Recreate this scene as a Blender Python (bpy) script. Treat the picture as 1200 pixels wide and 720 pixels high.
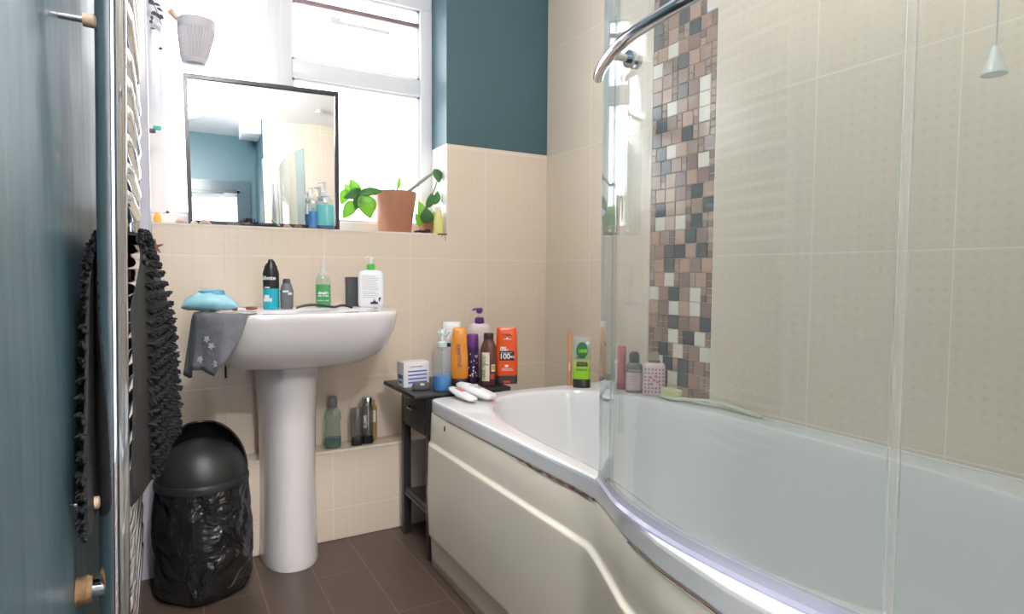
import bpy, bmesh, math, random
from mathutils import Vector, Matrix, Euler
PI = math.pi
random.seed(7)
scn = bpy.context.scene
for o in list(bpy.data.objects): bpy.data.objects.remove(o)
COL = scn.collection

# ------------------------------------------------------------------ camera
F_PX = 717.24
CAM = Vector((-1.4763, -2.3032, 0.9621))
FW = Vector((0.49187658, 0.86901868, -0.05351604))
RT = Vector((0.87039984, -0.49231373, 0.00559589))
UP = Vector((0.02148375, 0.04933285, 0.99855131))
cd = bpy.data.cameras.new('camera'); cam = bpy.data.objects.new('camera', cd); COL.objects.link(cam)
cd.sensor_width = 36; cd.lens = F_PX / 1200 * 36; cd.clip_start = .01
R3 = Matrix((RT, UP, -FW)).transposed()
cam.matrix_world = Matrix.Translation(CAM) @ R3.to_4x4()
scn.camera = cam

def at(u, v, ax, val):
    """point of a world plane (ax = val) seen at a photo pixel"""
    d = FW * F_PX + RT * (u - 600) - UP * (v - 360)
    i = 'xyz'.index(ax); t = (val - CAM[i]) / d[i]
    return CAM + d * t

# ------------------------------------------------------------------ world, lights, exposure
scn.view_settings.view_transform = 'Standard'
scn.view_settings.look = 'None'
scn.view_settings.exposure = 0.68
scn.view_settings.gamma = 1.0
scn.view_settings.use_curve_mapping = False
w = bpy.data.worlds.new('overcast_sky'); scn.world = w; w.use_nodes = True
bg = w.node_tree.nodes['Background']; bg.inputs[0].default_value = (.93, .96, 1, 1); bg.inputs[1].default_value = 6.0

def area(name, loc, rot, sx, sy, power, color=(1, 1, 1), portal=False, shape='RECTANGLE'):
    l = bpy.data.lights.new(name, 'AREA'); l.shape = shape; l.size = sx; l.size_y = sy
    l.energy = power; l.color = color
    if portal: l.cycles.is_portal = True
    o = bpy.data.objects.new(name, l); COL.objects.link(o); o.location = loc; o.rotation_euler = rot
    return o
area('window_portal', (-.99, .235, 1.70), (-PI/2, 0, 0), 1.06, 1.2, 1, portal=True)
CEILING_FILL_POWER = 36
HALL_FILL_POWER = 105

# ------------------------------------------------------------------ materials
def new_mat(name):
    m = bpy.data.materials.new(name); m.use_nodes = True
    return m, m.node_tree.nodes, m.node_tree.links
def srgb(c):
    return tuple(((x/255)/12.92 if x/255 <= .04045 else ((x/255+.055)/1.055)**2.4) for x in c) + (1,)
def pm(name, col, rough=.4, metal=0, coat=0, noise=0, nscale=30, bump=0, sss=0, emis=None, trans=0):
    m, N, L = new_mat(name); b = N['Principled BSDF']
    c = srgb(col)
    b.inputs['Base Color'].default_value = c; b.inputs['Roughness'].default_value = rough
    b.inputs['Metallic'].default_value = metal; b.inputs['Coat Weight'].default_value = coat
    b.inputs['Coat Roughness'].default_value = .06
    if trans: b.inputs['Transmission Weight'].default_value = trans
    if noise or bump:
        t = N.new('ShaderNodeTexCoord'); n = N.new('ShaderNodeTexNoise'); n.inputs['Scale'].default_value = nscale
        n.inputs['Detail'].default_value = 5; L.new(t.outputs['Object'], n.inputs['Vector'])
        if noise:
            mx = N.new('ShaderNodeMix'); mx.data_type = 'RGBA'
            mx.inputs[6].default_value = tuple(x*(1-noise) for x in c[:3])+(1,)
            mx.inputs[7].default_value = tuple(min(1, x*(1+noise)) for x in c[:3])+(1,)
            L.new(n.outputs[0], mx.inputs[0]); L.new(mx.outputs[2], b.inputs['Base Color'])
        if bump:
            bp = N.new('ShaderNodeBump'); bp.inputs['Strength'].default_value = bump; bp.inputs['Distance'].default_value = .01
            L.new(n.outputs[0], bp.inputs['Height']); L.new(bp.outputs[0], b.inputs['Normal'])
    return m
def thin_glass(name, tint, haze=0, haze_col=(.8, .85, .82), f0=.045, fmax=.95, rough=.01):
    m, N, L = new_mat(name); N.remove(N['Principled BSDF']); out = N['Material Output']
    tr = N.new('ShaderNodeBsdfTransparent'); tr.inputs[0].default_value = tuple(tint)+(1,)
    gl = N.new('ShaderNodeBsdfGlossy'); gl.inputs['Roughness'].default_value = rough
    lw = N.new('ShaderNodeLayerWeight'); lw.inputs[0].default_value = .5
    pw = N.new('ShaderNodeMath'); pw.operation = 'POWER'; pw.inputs[1].default_value = 5; L.new(lw.outputs['Facing'], pw.inputs[0])
    ma = N.new('ShaderNodeMath'); ma.operation = 'MULTIPLY_ADD'; ma.inputs[1].default_value = fmax-f0; ma.inputs[2].default_value = f0
    L.new(pw.outputs[0], ma.inputs[0])
    mx = N.new('ShaderNodeMixShader'); L.new(ma.outputs[0], mx.inputs[0])
    base = tr
    if haze:
        df = N.new('ShaderNodeBsdfDiffuse'); df.inputs[0].default_value = tuple(haze_col)+(1,)
        tl = N.new('ShaderNodeBsdfTranslucent'); tl.inputs[0].default_value = tuple(haze_col)+(1,)
        m0 = N.new('ShaderNodeMixShader'); m0.inputs[0].default_value = .4
        L.new(df.outputs[0], m0.inputs[1]); L.new(tl.outputs[0], m0.inputs[2])
        m2 = N.new('ShaderNodeMixShader'); m2.inputs[0].default_value = haze
        L.new(tr.outputs[0], m2.inputs[1]); L.new(m0.outputs[0], m2.inputs[2]); base = m2
    L.new(base.outputs[0], mx.inputs[1]); L.new(gl.outputs[0], mx.inputs[2]); L.new(mx.outputs[0], out.inputs[0])
    return m

TW, TH = .3334, .4525
def tile_mat(name, axis, off, col, grout, zoff=.569, dots=.20, shift_after=None):
    m, N, L = new_mat(name); b = N['Principled BSDF']
    g = N.new('ShaderNodeNewGeometry'); s = N.new('ShaderNodeSeparateXYZ'); L.new(g.outputs['Position'], s.inputs[0])
    def math_(op, a, c=None, d=None):
        n = N.new('ShaderNodeMath'); n.operation = op
        for i, x in enumerate((a, c, d)):
            if x is None: continue
            if isinstance(x, (int, float)): n.inputs[i].default_value = x
            else: L.new(x, n.inputs[i])
        return n.outputs[0]
    h = s.outputs[axis]; z = s.outputs['Z']
    hc = math_('DIVIDE', math_('ADD', h, off), TW); zc = math_('DIVIDE', math_('SUBTRACT', z, zoff), TH)
    hf = math_('FRACT', hc); zf = math_('FRACT', zc)
    dh = math_('MULTIPLY', math_('SUBTRACT', .5, math_('ABSOLUTE', math_('SUBTRACT', hf, .5))), TW)
    dz = math_('MULTIPLY', math_('SUBTRACT', .5, math_('ABSOLUTE', math_('SUBTRACT', zf, .5))), TH)
    d = math_('MINIMUM', dh, dz)
    gr = math_('LESS_THAN', d, .0016)
    # relief dots
    nx, nz = 12, 18
    dx = math_('SUBTRACT', math_('FRACT', math_('MULTIPLY', hf, nx)), .5)
    dzz = math_('SUBTRACT', math_('FRACT', math_('MULTIPLY', zf, nz)), .5)
    r2 = math_('SQRT', math_('ADD', math_('MULTIPLY', dx, dx), math_('MULTIPLY', dzz, dzz)))
    mr = N.new('ShaderNodeMapRange'); mr.inputs[1].default_value = .28; mr.inputs[2].default_value = .10
    mr.interpolation_type = 'SMOOTHSTEP'
    L.new(r2, mr.inputs[0])
    # soft per-dot variation
    no = N.new('ShaderNodeTexNoise'); no.inputs['Scale'].default_value = 9; L.new(g.outputs['Position'], no.inputs['Vector'])
    dots_f = math_('MULTIPLY', mr.outputs[0], math_('MULTIPLY', no.outputs[0], dots))
    c = srgb(col)
    m1 = N.new('ShaderNodeMix'); m1.data_type = 'RGBA'; m1.inputs[6].default_value = c
    m1.inputs[7].default_value = tuple(x*.62 for x in c[:3])+(1,); L.new(dots_f, m1.inputs[0])
    m2 = N.new('ShaderNodeMix'); m2.data_type = 'RGBA'; m2.inputs[7].default_value = srgb(grout)
    L.new(m1.outputs[2], m2.inputs[6]); L.new(gr, m2.inputs[0]); L.new(m2.outputs[2], b.inputs['Base Color'])
    b.inputs['Roughness'].default_value = .19
    hgt = math_('ADD', math_('MULTIPLY', math_('SMOOTH_MIN', d, .004, .002), 120.0), math_('MULTIPLY', mr.outputs[0], -.06))
    bp = N.new('ShaderNodeBump'); bp.inputs['Distance'].default_value = .0018; bp.inputs['Strength'].default_value = .55
    L.new(hgt, bp.inputs['Height']); L.new(bp.outputs[0], b.inputs['Normal'])
    return m
CREAM = (227, 212, 194)
M = {}
M['tile_back'] = tile_mat('cream_wall_tile_back', 'X', .3006, CREAM, (236, 226, 212))
M['tile_right'] = tile_mat('cream_wall_tile_right', 'Y', .9545, CREAM, (238, 230, 216), dots=.34)
M['tile_right_far'] = tile_mat('cream_wall_tile_corner', 'Y', .3219, CREAM, (236, 226, 212))
M['tile_front'] = tile_mat('cream_wall_tile_front', 'X', .2, CREAM, (236, 226, 212))
M['teal'] = pm('teal_paint', (70, 99, 108), .45, noise=.04, nscale=6)
def teal_gloss():
    m = pm('teal_gloss_paint', (70, 100, 110), .25)
    N, L = m.node_tree.nodes, m.node_tree.links; b = N['Principled BSDF']
    g = N.new('ShaderNodeNewGeometry'); mp = N.new('ShaderNodeMapping'); mp.inputs['Scale'].default_value = (1, 14, 2.2)
    n = N.new('ShaderNodeTexNoise'); n.inputs['Scale'].default_value = 2.5; n.inputs['Detail'].default_value = 4
    L.new(g.outputs['Position'], mp.inputs[0]); L.new(mp.outputs[0], n.inputs['Vector'])
    mr = N.new('ShaderNodeMapRange'); mr.inputs[3].default_value = .28; mr.inputs[4].default_value = .5
    L.new(n.outputs[0], mr.inputs[0]); L.new(mr.outputs[0], b.inputs['Roughness'])
    bp = N.new('ShaderNodeBump'); bp.inputs['Strength'].default_value = .08; bp.inputs['Distance'].default_value = .01
    L.new(n.outputs[0], bp.inputs['Height']); L.new(bp.outputs[0], b.inputs['Normal'])
    return m
M['teal_gloss'] = teal_gloss()
M['ceil'] = pm('white_ceiling_paint', (238, 238, 240), .8)
M['boxing'] = pm('pale_lilac_gloss_boxing', (196, 192, 204), .25)
M['upvc'] = pm('white_window_plastic', (236, 236, 240), .3)
M['ceramic'] = pm('white_ceramic', (232, 228, 230), .08, coat=.5)
M['acrylic'] = pm('white_bath_acrylic', (232, 232, 234), .12, coat=.3)
M['chrome'] = pm('chrome', (215, 215, 220), .07, metal=1)
M['chrome_dull'] = pm('worn_chrome', (190, 188, 190), .2, metal=1)
M['brass_rust'] = pm('corroded_brass', (128, 98, 66), .75, noise=.35, nscale=60, bump=.6)
M['tan'] = pm('tan_plastic_bracket', (190, 165, 140), .5)
M['panel'] = pm('aged_ivory_bath_panel', (232, 225, 208), .25, noise=.02, nscale=4)
M['sealrust'] = pm('rusty_sealant', (96, 58, 40), .8, noise=.5, nscale=90)
M['seal'] = thin_glass('clear_seal_strip', (.86, .86, .97), haze=.45, haze_col=(.88, .88, .99))
M['strip'] = thin_glass('milky_hinge_seal', (.95, .96, .95), haze=.22, haze_col=(.95, .95, .94), f0=.12)
M['screen'] = thin_glass('shower_screen_glass', (.928, .955, .948), haze=.10, haze_col=(.60, .67, .65), f0=.055)
M['edge_strip'] = thin_glass('bluish_edge_strip', (.93, .97, .98), haze=.12, haze_col=(.72, .86, .92), f0=.12)
M['screen_edge'] = thin_glass('shower_screen_glass_edge', (.72, .86, .84), haze=.35, haze_col=(.62, .80, .82), f0=.2)
M['pane'] = thin_glass('window_glass', (.98, .98, .98), haze=.10, haze_col=(.95, .95, .95))
M['bottle_clear'] = thin_glass('clear_bottle_plastic', (.90, .94, .94), haze=.12, haze_col=(.85, .9, .9), f0=.06)
M['bottle_green'] = thin_glass('green_tinted_bottle', (.78, .86, .82), haze=.15, haze_col=(.7, .8, .75), f0=.06)
M['bottle_grey'] = thin_glass('smoky_bottle', (.62, .62, .60), haze=.18, haze_col=(.6, .6, .6), f0=.08)
M['mirror'] = pm('mirror_glass', (238, 242, 244), .0, metal=1)
M['black'] = pm('black_plastic', (26, 26, 28), .35)
M['blackwood'] = pm('black_painted_wood', (40, 39, 42), .38, noise=.15, nscale=14, bump=.08)
M['black_frame'] = pm('black_mirror_frame', (44, 38, 50), .3)
M['bin'] = pm('black_bin_plastic', (36, 36, 37), .42)
M['rubber'] = pm('black_rubber_backing', (13, 13, 15), .7)
M['chenille'] = pm('navy_black_chenille', (15, 16, 24), .9)
M['white'] = pm('white_plastic', (238, 238, 240), .3)
M['white_soft'] = pm('white_opaque_plastic', (228, 226, 226), .4)
M['ink'] = pm('black_print', (24, 24, 26), .5)
M['navy'] = pm('navy_print', (34, 40, 90), .5)
M['whiteink'] = pm('white_print', (245, 245, 245), .5)
M['greyink'] = pm('grey_print', (150, 152, 160), .5)
M['orange'] = pm('orange_plastic', (228, 82, 24), .28)
M['amber'] = pm('amber_orange_plastic', (224, 142, 52), .25)
M['purple'] = pm('purple_plastic', (96, 50, 122), .3)
M['purple_dark'] = pm('dark_purple_plastic', (62, 38, 84), .35)
M['palepink'] = pm('pale_pink_plastic', (222, 206, 206), .35)
M['brown'] = pm('brown_plastic', (98, 62, 54), .25)
M['darkbrown'] = pm('dark_brown_cap', (54, 32, 32), .35)
M['cream_label'] = pm('cream_label', (228, 220, 196), .5)
M['gold'] = pm('gold_print', (190, 150, 80), .4, metal=.3)
M['teal_can'] = pm('turquoise_can', (40, 178, 200), .25)
M['greyplastic'] = pm('grey_plastic', (108, 110, 116), .35)
M['darkgrey'] = pm('dark_grey_box', (74, 76, 80), .5)
M['green_liq'] = pm('green_liquid', (50, 178, 84), .2)
M['green'] = pm('green_plastic', (96, 196, 92), .3)
M['lime'] = pm('lime_green_plastic', (150, 206, 50), .28)
M['leafgreen'] = pm('green_print', (34, 124, 70), .4)
M['blue_liq'] = pm('blue_liquid', (26, 128, 206), .2)
M['teal_liq'] = pm('turquoise_liquid', (110, 214, 214), .15)
M['yellow'] = pm('pale_yellow_plastic', (236, 228, 150), .4)
M['terracotta'] = pm('terracotta_plastic', (176, 122, 94), .45, noise=.05, nscale=8)
M['soil'] = pm('dark_soil', (50, 38, 30), .95, noise=.4, nscale=120, bump=1)
M['wipes'] = pm('pale_blue_film', (160, 214, 228), .22, bump=.25, nscale=45)
M['wipes_lid'] = pm('blue_label', (96, 168, 196), .2)
M['cloth'] = pm('grey_sheer_cloth', (112, 112, 118), .8, noise=.25, nscale=40, bump=.4)
M['clothflower'] = pm('pale_flower_print', (186, 176, 178), .8)
M['red'] = pm('red_plastic', (190, 60, 64), .35)
M['pinkred'] = pm('coral_pink_plastic', (190, 92, 92), .4)
M['wood'] = pm('bamboo_wood', (206, 150, 104), .5, noise=.12, nscale=20)
M['brownwood'] = pm('brown_wood', (132, 80, 44), .45, noise=.2, nscale=20)
M['bristle'] = pm('cream_bristles', (232, 222, 176), .8, noise=.1, nscale=200, bump=.8)
M['pearl'] = pm('pearl_green_plastic', (206, 212, 190), .35)
M['shell'] = pm('pink_shell', (226, 198, 186), .5, noise=.12, nscale=60, bump=.3)
M['shell2'] = pm('tan_shell', (186, 156, 130), .5, noise=.2, nscale=60, bump=.3)
M['starfish'] = pm('red_brown_starfish', (142, 84, 72), .7, noise=.2, nscale=80)
M['orangesoft'] = pm('orange_bath_toy', (236, 178, 90), .5)
M['aqua'] = pm('aqua_plastic', (60, 176, 164), .4)
M['peach'] = pm('peach_knot', (222, 182, 150), .7, bump=.3)
M['ribbedpot'] = pm('grey_white_ceramic', (200, 196, 200), .5)
M['pinkprint'] = pm('pink_print', (206, 110, 130), .4)
M['bluepaint'] = pm('blue_print', (70, 96, 190), .5)
def leaf_mat(name, col):
    m, N, L = new_mat(name); b = N['Principled BSDF']; c = srgb(col)
    b.inputs['Base Color'].default_value = c; b.inputs['Roughness'].default_value = .4
    tl = N.new('ShaderNodeBsdfTranslucent'); tl.inputs[0].default_value = (min(1, c[0]*2.2), min(1, c[1]*2.0), c[2]*1.3, 1)
    mx = N.new('ShaderNodeMixShader'); mx.inputs[0].default_value = .4
    L.new(b.outputs[0], mx.inputs[1]); L.new(tl.outputs[0], mx.inputs[2]); L.new(mx.outputs[0], N['Material Output'].inputs[0])
    return m
M['leaf'] = leaf_mat('bright_green_leaf', (128, 172, 84))
M['leaf_dark'] = leaf_mat('dark_green_leaf', (86, 130, 84))
M['stem'] = pm('grey_green_stem', (140, 150, 130), .6)
M['dryleaf'] = pm('dark_trailing_leaf', (84, 78, 84), .7)
def bag_mat():
    m = pm('black_bin_liner', (30, 30, 31), .22)
    N, L = m.node_tree.nodes, m.node_tree.links; b = N['Principled BSDF']
    t = N.new('ShaderNodeTexCoord'); v = N.new('ShaderNodeTexNoise'); v.inputs['Scale'].default_value = 9; v.inputs['Detail'].default_value = 3
    v.inputs['Distortion'].default_value = 1.6
    L.new(t.outputs['Object'], v.inputs['Vector'])
    bp = N.new('ShaderNodeBump'); bp.inputs['Strength'].default_value = 1; bp.inputs['Distance'].default_value = .035
    L.new(v.outputs[0], bp.inputs['Height']); L.new(bp.outputs[0], b.inputs['Normal'])
    return m
M['bag'] = bag_mat()
def floor_mat():
    m, N, L = new_mat('dark_brown_floor_tile'); b = N['Principled BSDF']
    g = N.new('ShaderNodeNewGeometry'); mp = N.new('ShaderNodeMapping')
    mp.inputs['Rotation'].default_value = (0, 0, PI/2); mp.inputs['Location'].default_value = (.563, 1.081, 0)
    br = N.new('ShaderNodeTexBrick'); br.offset = .5; br.inputs['Scale'].default_value = 1
    br.inputs['Brick Width'].default_value = .62; br.inputs['Row Height'].default_value = .160
    br.inputs['Mortar Size'].default_value = .0022; br.inputs['Mortar Smooth'].default_value = .3
    br.inputs['Color1'].default_value = srgb((88, 72, 64)); br.inputs['Color2'].default_value = srgb((80, 66, 58))
    br.inputs['Mortar'].default_value = srgb((112, 96, 86))
    L.new(g.outputs['Position'], mp.inputs[0]); L.new(mp.outputs[0], br.inputs['Vector'])
    m2 = N.new('ShaderNodeMapping'); m2.inputs['Scale'].default_value = (30, 3, 1); n = N.new('ShaderNodeTexNoise'); n.inputs['Scale'].default_value = 2; n.inputs['Detail'].default_value = 6
    L.new(g.outputs['Position'], m2.inputs[0]); L.new(m2.outputs[0], n.inputs['Vector'])
    mx = N.new('ShaderNodeMix'); mx.data_type = 'RGBA'; mx.blend_type = 'MULTIPLY'; mx.inputs[0].default_value = .35
    cr = N.new('ShaderNodeValToRGB'); cr.color_ramp.elements[0].color = (.5, .5, .5, 1); cr.color_ramp.elements[1].color = (1.3, 1.3, 1.3, 1)
    L.new(n.outputs[0], cr.inputs[0]); L.new(br.outputs[0], mx.inputs[6]); L.new(cr.outputs[0], mx.inputs[7])
    L.new(mx.outputs[2], b.inputs['Base Color']); b.inputs['Roughness'].default_value = .38
    bp = N.new('ShaderNodeBump'); bp.inputs['Strength'].default_value = .25; bp.inputs['Distance'].default_value = .002
    L.new(br.outputs['Fac'], bp.inputs['Height']); bp.invert = True; L.new(bp.outputs[0], b.inputs['Normal'])
    return m
M['floor'] = floor_mat()

# ------------------------------------------------------------------ mesh helpers
class MB:
    def __init__(s): s.v = []; s.f = []; s.m = []
    def add(s, vs, fs, mi=0):
        b = len(s.v); s.v += [tuple(x) for x in vs]; s.f += [tuple(b+i for i in f) for f in fs]; s.m += [mi]*len(fs); return s
    def box(s, x0, x1, y0, y1, z0, z1, mi=0, bev=0):
        if bev:
            bm = bmesh.new(); bmesh.ops.create_cube(bm, size=1)
            for q in bm.verts: q.co = Vector(((x0+x1)/2+q.co.x*(x1-x0), (y0+y1)/2+q.co.y*(y1-y0), (z0+z1)/2+q.co.z*(z1-z0)))
            bmesh.ops.bevel(bm, geom=bm.edges[:], offset=bev, segments=3, profile=.5, affect='EDGES')
            bm.verts.index_update(); s.add([q.co[:] for q in bm.verts], [[q.index for q in f.verts] for f in bm.faces], mi); bm.free(); return s
        return s.add([(x, y, z) for z in (z0, z1) for y in (y0, y1) for x in (x0, x1)],
                     [(0, 2, 3, 1), (4, 5, 7, 6), (0, 1, 5, 4), (2, 6, 7, 3), (0, 4, 6, 2), (1, 3, 7, 5)], mi)
    def loft(s, loops, closed=True, cap0=True, cap1=True, mi=0):
        n = len(loops[0]); vs = [p for l in loops for p in l]; fs = []
        for i in range(len(loops)-1):
            for j in range(n if closed else n-1):
                k = (j+1) % n; fs.append((i*n+j, i*n+k, (i+1)*n+k, (i+1)*n+j))
        if cap0: fs.append(tuple(reversed(range(n))))
        if cap1: fs.append(tuple((len(loops)-1)*n+j for j in range(n)))
        return s.add(vs, fs, mi)
    def prof(s, rows, n=32, e=2.0, c=(0, 0), cap0=True, cap1=True, mi=0, tilt=None):
        """rows: (z, rx, ry[, cx, cy]); superellipse exponent e"""
        loops = []
        for r in rows:
            z, rx, ry = r[:3]; cx, cy = (r[3], r[4]) if len(r) > 3 else (0, 0)
            lp = []
            for j in range(n):
                a = 2*PI*j/n; ca, sa = math.cos(a), math.sin(a)
                k = (abs(ca)**e+abs(sa)**e)**(-1/e)
                lp.append((c[0]+cx+rx*ca*k, c[1]+cy+ry*sa*k, z))
            loops.append(lp)
        return s.loft(loops, True, cap0, cap1, mi)
    def tube(s, path, r, n=12, mi=0, caps=True, radii=None):
        P = [Vector(p) for p in path]; loops = []; prev = None
        for i, p in enumerate(P):
            t = (P[min(i+1, len(P)-1)]-P[max(i-1, 0)]).normalized()
            if prev is None:
                a = Vector((0, 0, 1)) if abs(t.z) < .9 else Vector((1, 0, 0)); u = t.cross(a).normalized()
            else:
                u = (prev-t*prev.dot(t)).normalized()
            prev = u; v = t.cross(u); rr = radii[i] if radii else r
            loops.append([p+(u*math.cos(2*PI*j/n)+v*math.sin(2*PI*j/n))*rr for j in range(n)])
        return s.loft(loops, True, caps, caps, mi)
    def sphere(s, c, rx, ry=None, rz=None, n=16, mi=0, rot=None):
        ry = ry or rx; rz = rz or rx; bm = bmesh.new(); bmesh.ops.create_uvsphere(bm, u_segments=n, v_segments=max(6, n//2), radius=1)
        vs = []
        for q in bm.verts:
            p = Vector((q.co.x*rx, q.co.y*ry, q.co.z*rz))
            if rot: p = rot @ p
            vs.append(p+Vector(c))
        bm.verts.index_update(); s.add(vs, [[q.index for q in f.verts] for f in bm.faces], mi); bm.free(); return s
    def xf(s, mat): s.v = [tuple(mat @ Vector(q)) for q in s.v]; return s
    def build(s, name, mats, parent=None, smooth=40, loc=(0, 0, 0), rz=0, recalc=True):
        me = bpy.data.meshes.new(name); me.from_pydata(s.v, [], s.f)
        if not isinstance(mats, (list, tuple)): mats = [mats]
        for m in mats: me.materials.append(M[m] if isinstance(m, str) else m)
        for p, i in zip(me.polygons, s.m): p.material_index = i
        if recalc:
            bm = bmesh.new(); bm.from_mesh(me); bmesh.ops.recalc_face_normals(bm, faces=bm.faces[:]); bm.to_mesh(me); bm.free()
        if smooth:
            me.shade_smooth(); me.set_sharp_from_angle(angle=math.radians(smooth))
        o = bpy.data.objects.new(name, me); COL.objects.link(o); o.location = loc; o.rotation_euler = (0, 0, rz)
        if parent: o.parent = parent
        return o
def thing(name, label, cat, loc=(0, 0, 0), rz=0, group=None, rot=None):
    o = bpy.data.objects.new(name, None); COL.objects.link(o); o.empty_display_size = .05
    o.location = loc; o.rotation_euler = rot or (0, 0, rz); o['label'] = label; o['category'] = cat
    if group: o['group'] = group
    return o
def tag(o, label, cat, group=None):
    o['label'] = label; o['category'] = cat
    if group: o['group'] = group
    return o
def struct(o): o['kind'] = 'structure'; return o
def face(x, y): return math.atan2(CAM.x-x, -(CAM.y-y))
def text(name, s, size, mat, parent, x=0, z=0, rad=None, y=-.03, ext=.0004, rot=0, bold=0, sx=1.0, ell=None):
    """raised lettering on the local -Y side; ell=(rx,ry,e) wraps it round a superellipse section"""
    c = bpy.data.curves.new(name, 'FONT'); c.body = s; c.size = size; c.align_x = 'CENTER'; c.align_y = 'CENTER'; c.extrude = ext; c.offset = bold
    t = bpy.data.objects.new(name, c); COL.objects.link(t)
    bpy.context.view_layer.update()
    me = bpy.data.meshes.new_from_object(t.evaluated_get(bpy.context.evaluated_depsgraph_get()))
    bpy.data.objects.remove(t)
    bm = bmesh.new(); bm.from_mesh(me)
    for q in bm.verts:
        a, b, d = q.co.x*sx, q.co.y, q.co.z
        if rot: a, b = a*math.cos(rot)-b*math.sin(rot), a*math.sin(rot)+b*math.cos(rot)
        if ell:
            rx, ry, e = ell
            if e == 2:
                th = (x+a)/rx; q.co = Vector(((rx+.0006+d)*math.sin(th), -(ry+.0006+d)*math.cos(th), z+b)); continue
            px = min(.995, abs((x+a)/rx)); yy = -ry*(1-px**e)**(1/e)
            q.co = Vector((x+a, yy-.0006-d, z+b))
        else: q.co = Vector((x+a, y-d, z+b))
    bm.to_mesh(me); bm.free(); me.materials.clear(); me.materials.append(M[mat])
    o = bpy.data.objects.new(name, me); COL.objects.link(o); o.parent = parent; return o
def patch(mb, x0, x1, z0, z1, ell, mi=0, lift=.0005, n=12):
    """thin label laid on the -Y side of a superellipse section"""
    rx, ry, e = ell; L = []
    for i in range(n+1):
        x = x0+(x1-x0)*i/n; px = min(.995, abs(x/rx)); y = -ry*(1-px**e)**(1/e)
        L.append([(x, y-lift, z0), (x, y-lift, z1), (x, y+.0008, z1), (x, y+.0008, z0)])
    return mb.loft(L, True, True, True, mi)

# ================================================================== SETTING
XL, YF, ZC = -1.575, -2.52, 2.45
TEAL_Z = 1.486
SILL = 1.122
WX0, WX1, WZ1 = -1.52, -.477, 2.30
o = MB().box(XL-.05, .05, -4.2, .3, -.05, 0).build('floor', 'floor', smooth=0); struct(o)
o = MB().box(XL-.1, .1, YF-.1, .25, ZC, ZC+.05).build('ceiling', 'ceil', smooth=0); struct(o)
# back wall with window opening
b = MB()
T = .22
b.box(WX1, .1, 0, T, 0, TEAL_Z, 0); b.box(WX1, .1, .006, T, TEAL_Z, ZC, 1)
b.box(XL-.1, WX1, 0, T, 0, SILL, 0)
b.box(XL-.1, WX0, 0, T, SILL, TEAL_Z, 0); b.box(XL-.1, WX0, .006, T, TEAL_Z, ZC, 1)
b.box(WX0, WX1, .006, T, WZ1, ZC, 1)
struct(b.build('wall_back', ['tile_back', 'teal'], smooth=0))
# right wall: corner tiles, mosaic, tiles
b = MB()
b.box(0, .1, -.671, 0, 0, ZC, 0); b.box(0, .1, YF, -.9545, 0, ZC, 1); b.box(.004, .1, -.9545, -.671, 0, ZC, 2)
struct(b.build('wall_right', ['tile_right_far', 'tile_right', pm('mosaic_grout', (216, 208, 198), .8)], smooth=0))
# mosaic strip
PAL = [((66, 66, 74), 3.4, .08), ((228, 218, 206), 3.4, .15), ((162, 128, 114), 4, .12), ((186, 148, 130), 4, .12), ((140, 108, 102), 2.4, .12), ((88, 82, 84), 1.5, .1)]
SM = [((142, 112, 98), 4, .15), ((160, 130, 116), 3, .15), ((176, 148, 132), 2, .15), ((120, 92, 82), 1.5, .15)]
mats = [pm('mosaic_stone_%s' % 'abcdef'[i], c, r, noise=.12, nscale=70) for i, (c, _, r) in enumerate(PAL)] + [pm('mosaic_chip_%s' % 'abcd'[i], c, r, noise=.1, nscale=70) for i, (c, _, r) in enumerate(SM)]
rm = random.Random(11); NU = 12; u = .2835/NU; rows = int((ZC-.545)/u)+1; used = set(); mo = MB()
last = None
def tilebox(mb, c, r, n, mi):
    y1 = -.671-c*u-.001; y0 = y1-n*u+.002; z0 = .545+r*u+.001; z1 = z0+n*u-.002
    if z1 > ZC: return
    e = .0012
    L = [[(.006, y0, z0), (.006, y1, z0), (.006, y1, z1), (.006, y0, z1)], [(.0005+e, y0, z0), (.0005+e, y1, z0), (.0005+e, y1, z1), (.0005+e, y0, z1)],
         [(.0005, y0+e, z0+e), (.0005, y1-e, z0+e), (.0005, y1-e, z1-e), (.0005, y0+e, z1-e)]]
    mb.loft(L, True, True, True, mi)
for r in range(0, rows-1, 2):
    c = 0; prevsmall = False
    if rm.random() < .35: c = -1
    while c < NU:
        big = c >= 0 and c < NU-1 and (prevsmall or rm.random() < .66)
        if big:
            k = rm.choices(range(6), [p[1] for p in PAL])[0]
            if k == last: k = rm.choices(range(6), [p[1] for p in PAL])[0]
            last = k; tilebox(mo, c, r, 2, k); c += 2; prevsmall = False
        else:
            if c < 0: c = 0
            for a in (0, 1): tilebox(mo, c, r+a, 1, 6+rm.choices(range(4), [p[1] for p in SM])[0])
            c += 1; prevsmall = True if rm.random() < .8 else False
struct(mo.build('trim_1', mats, smooth=0))
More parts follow.
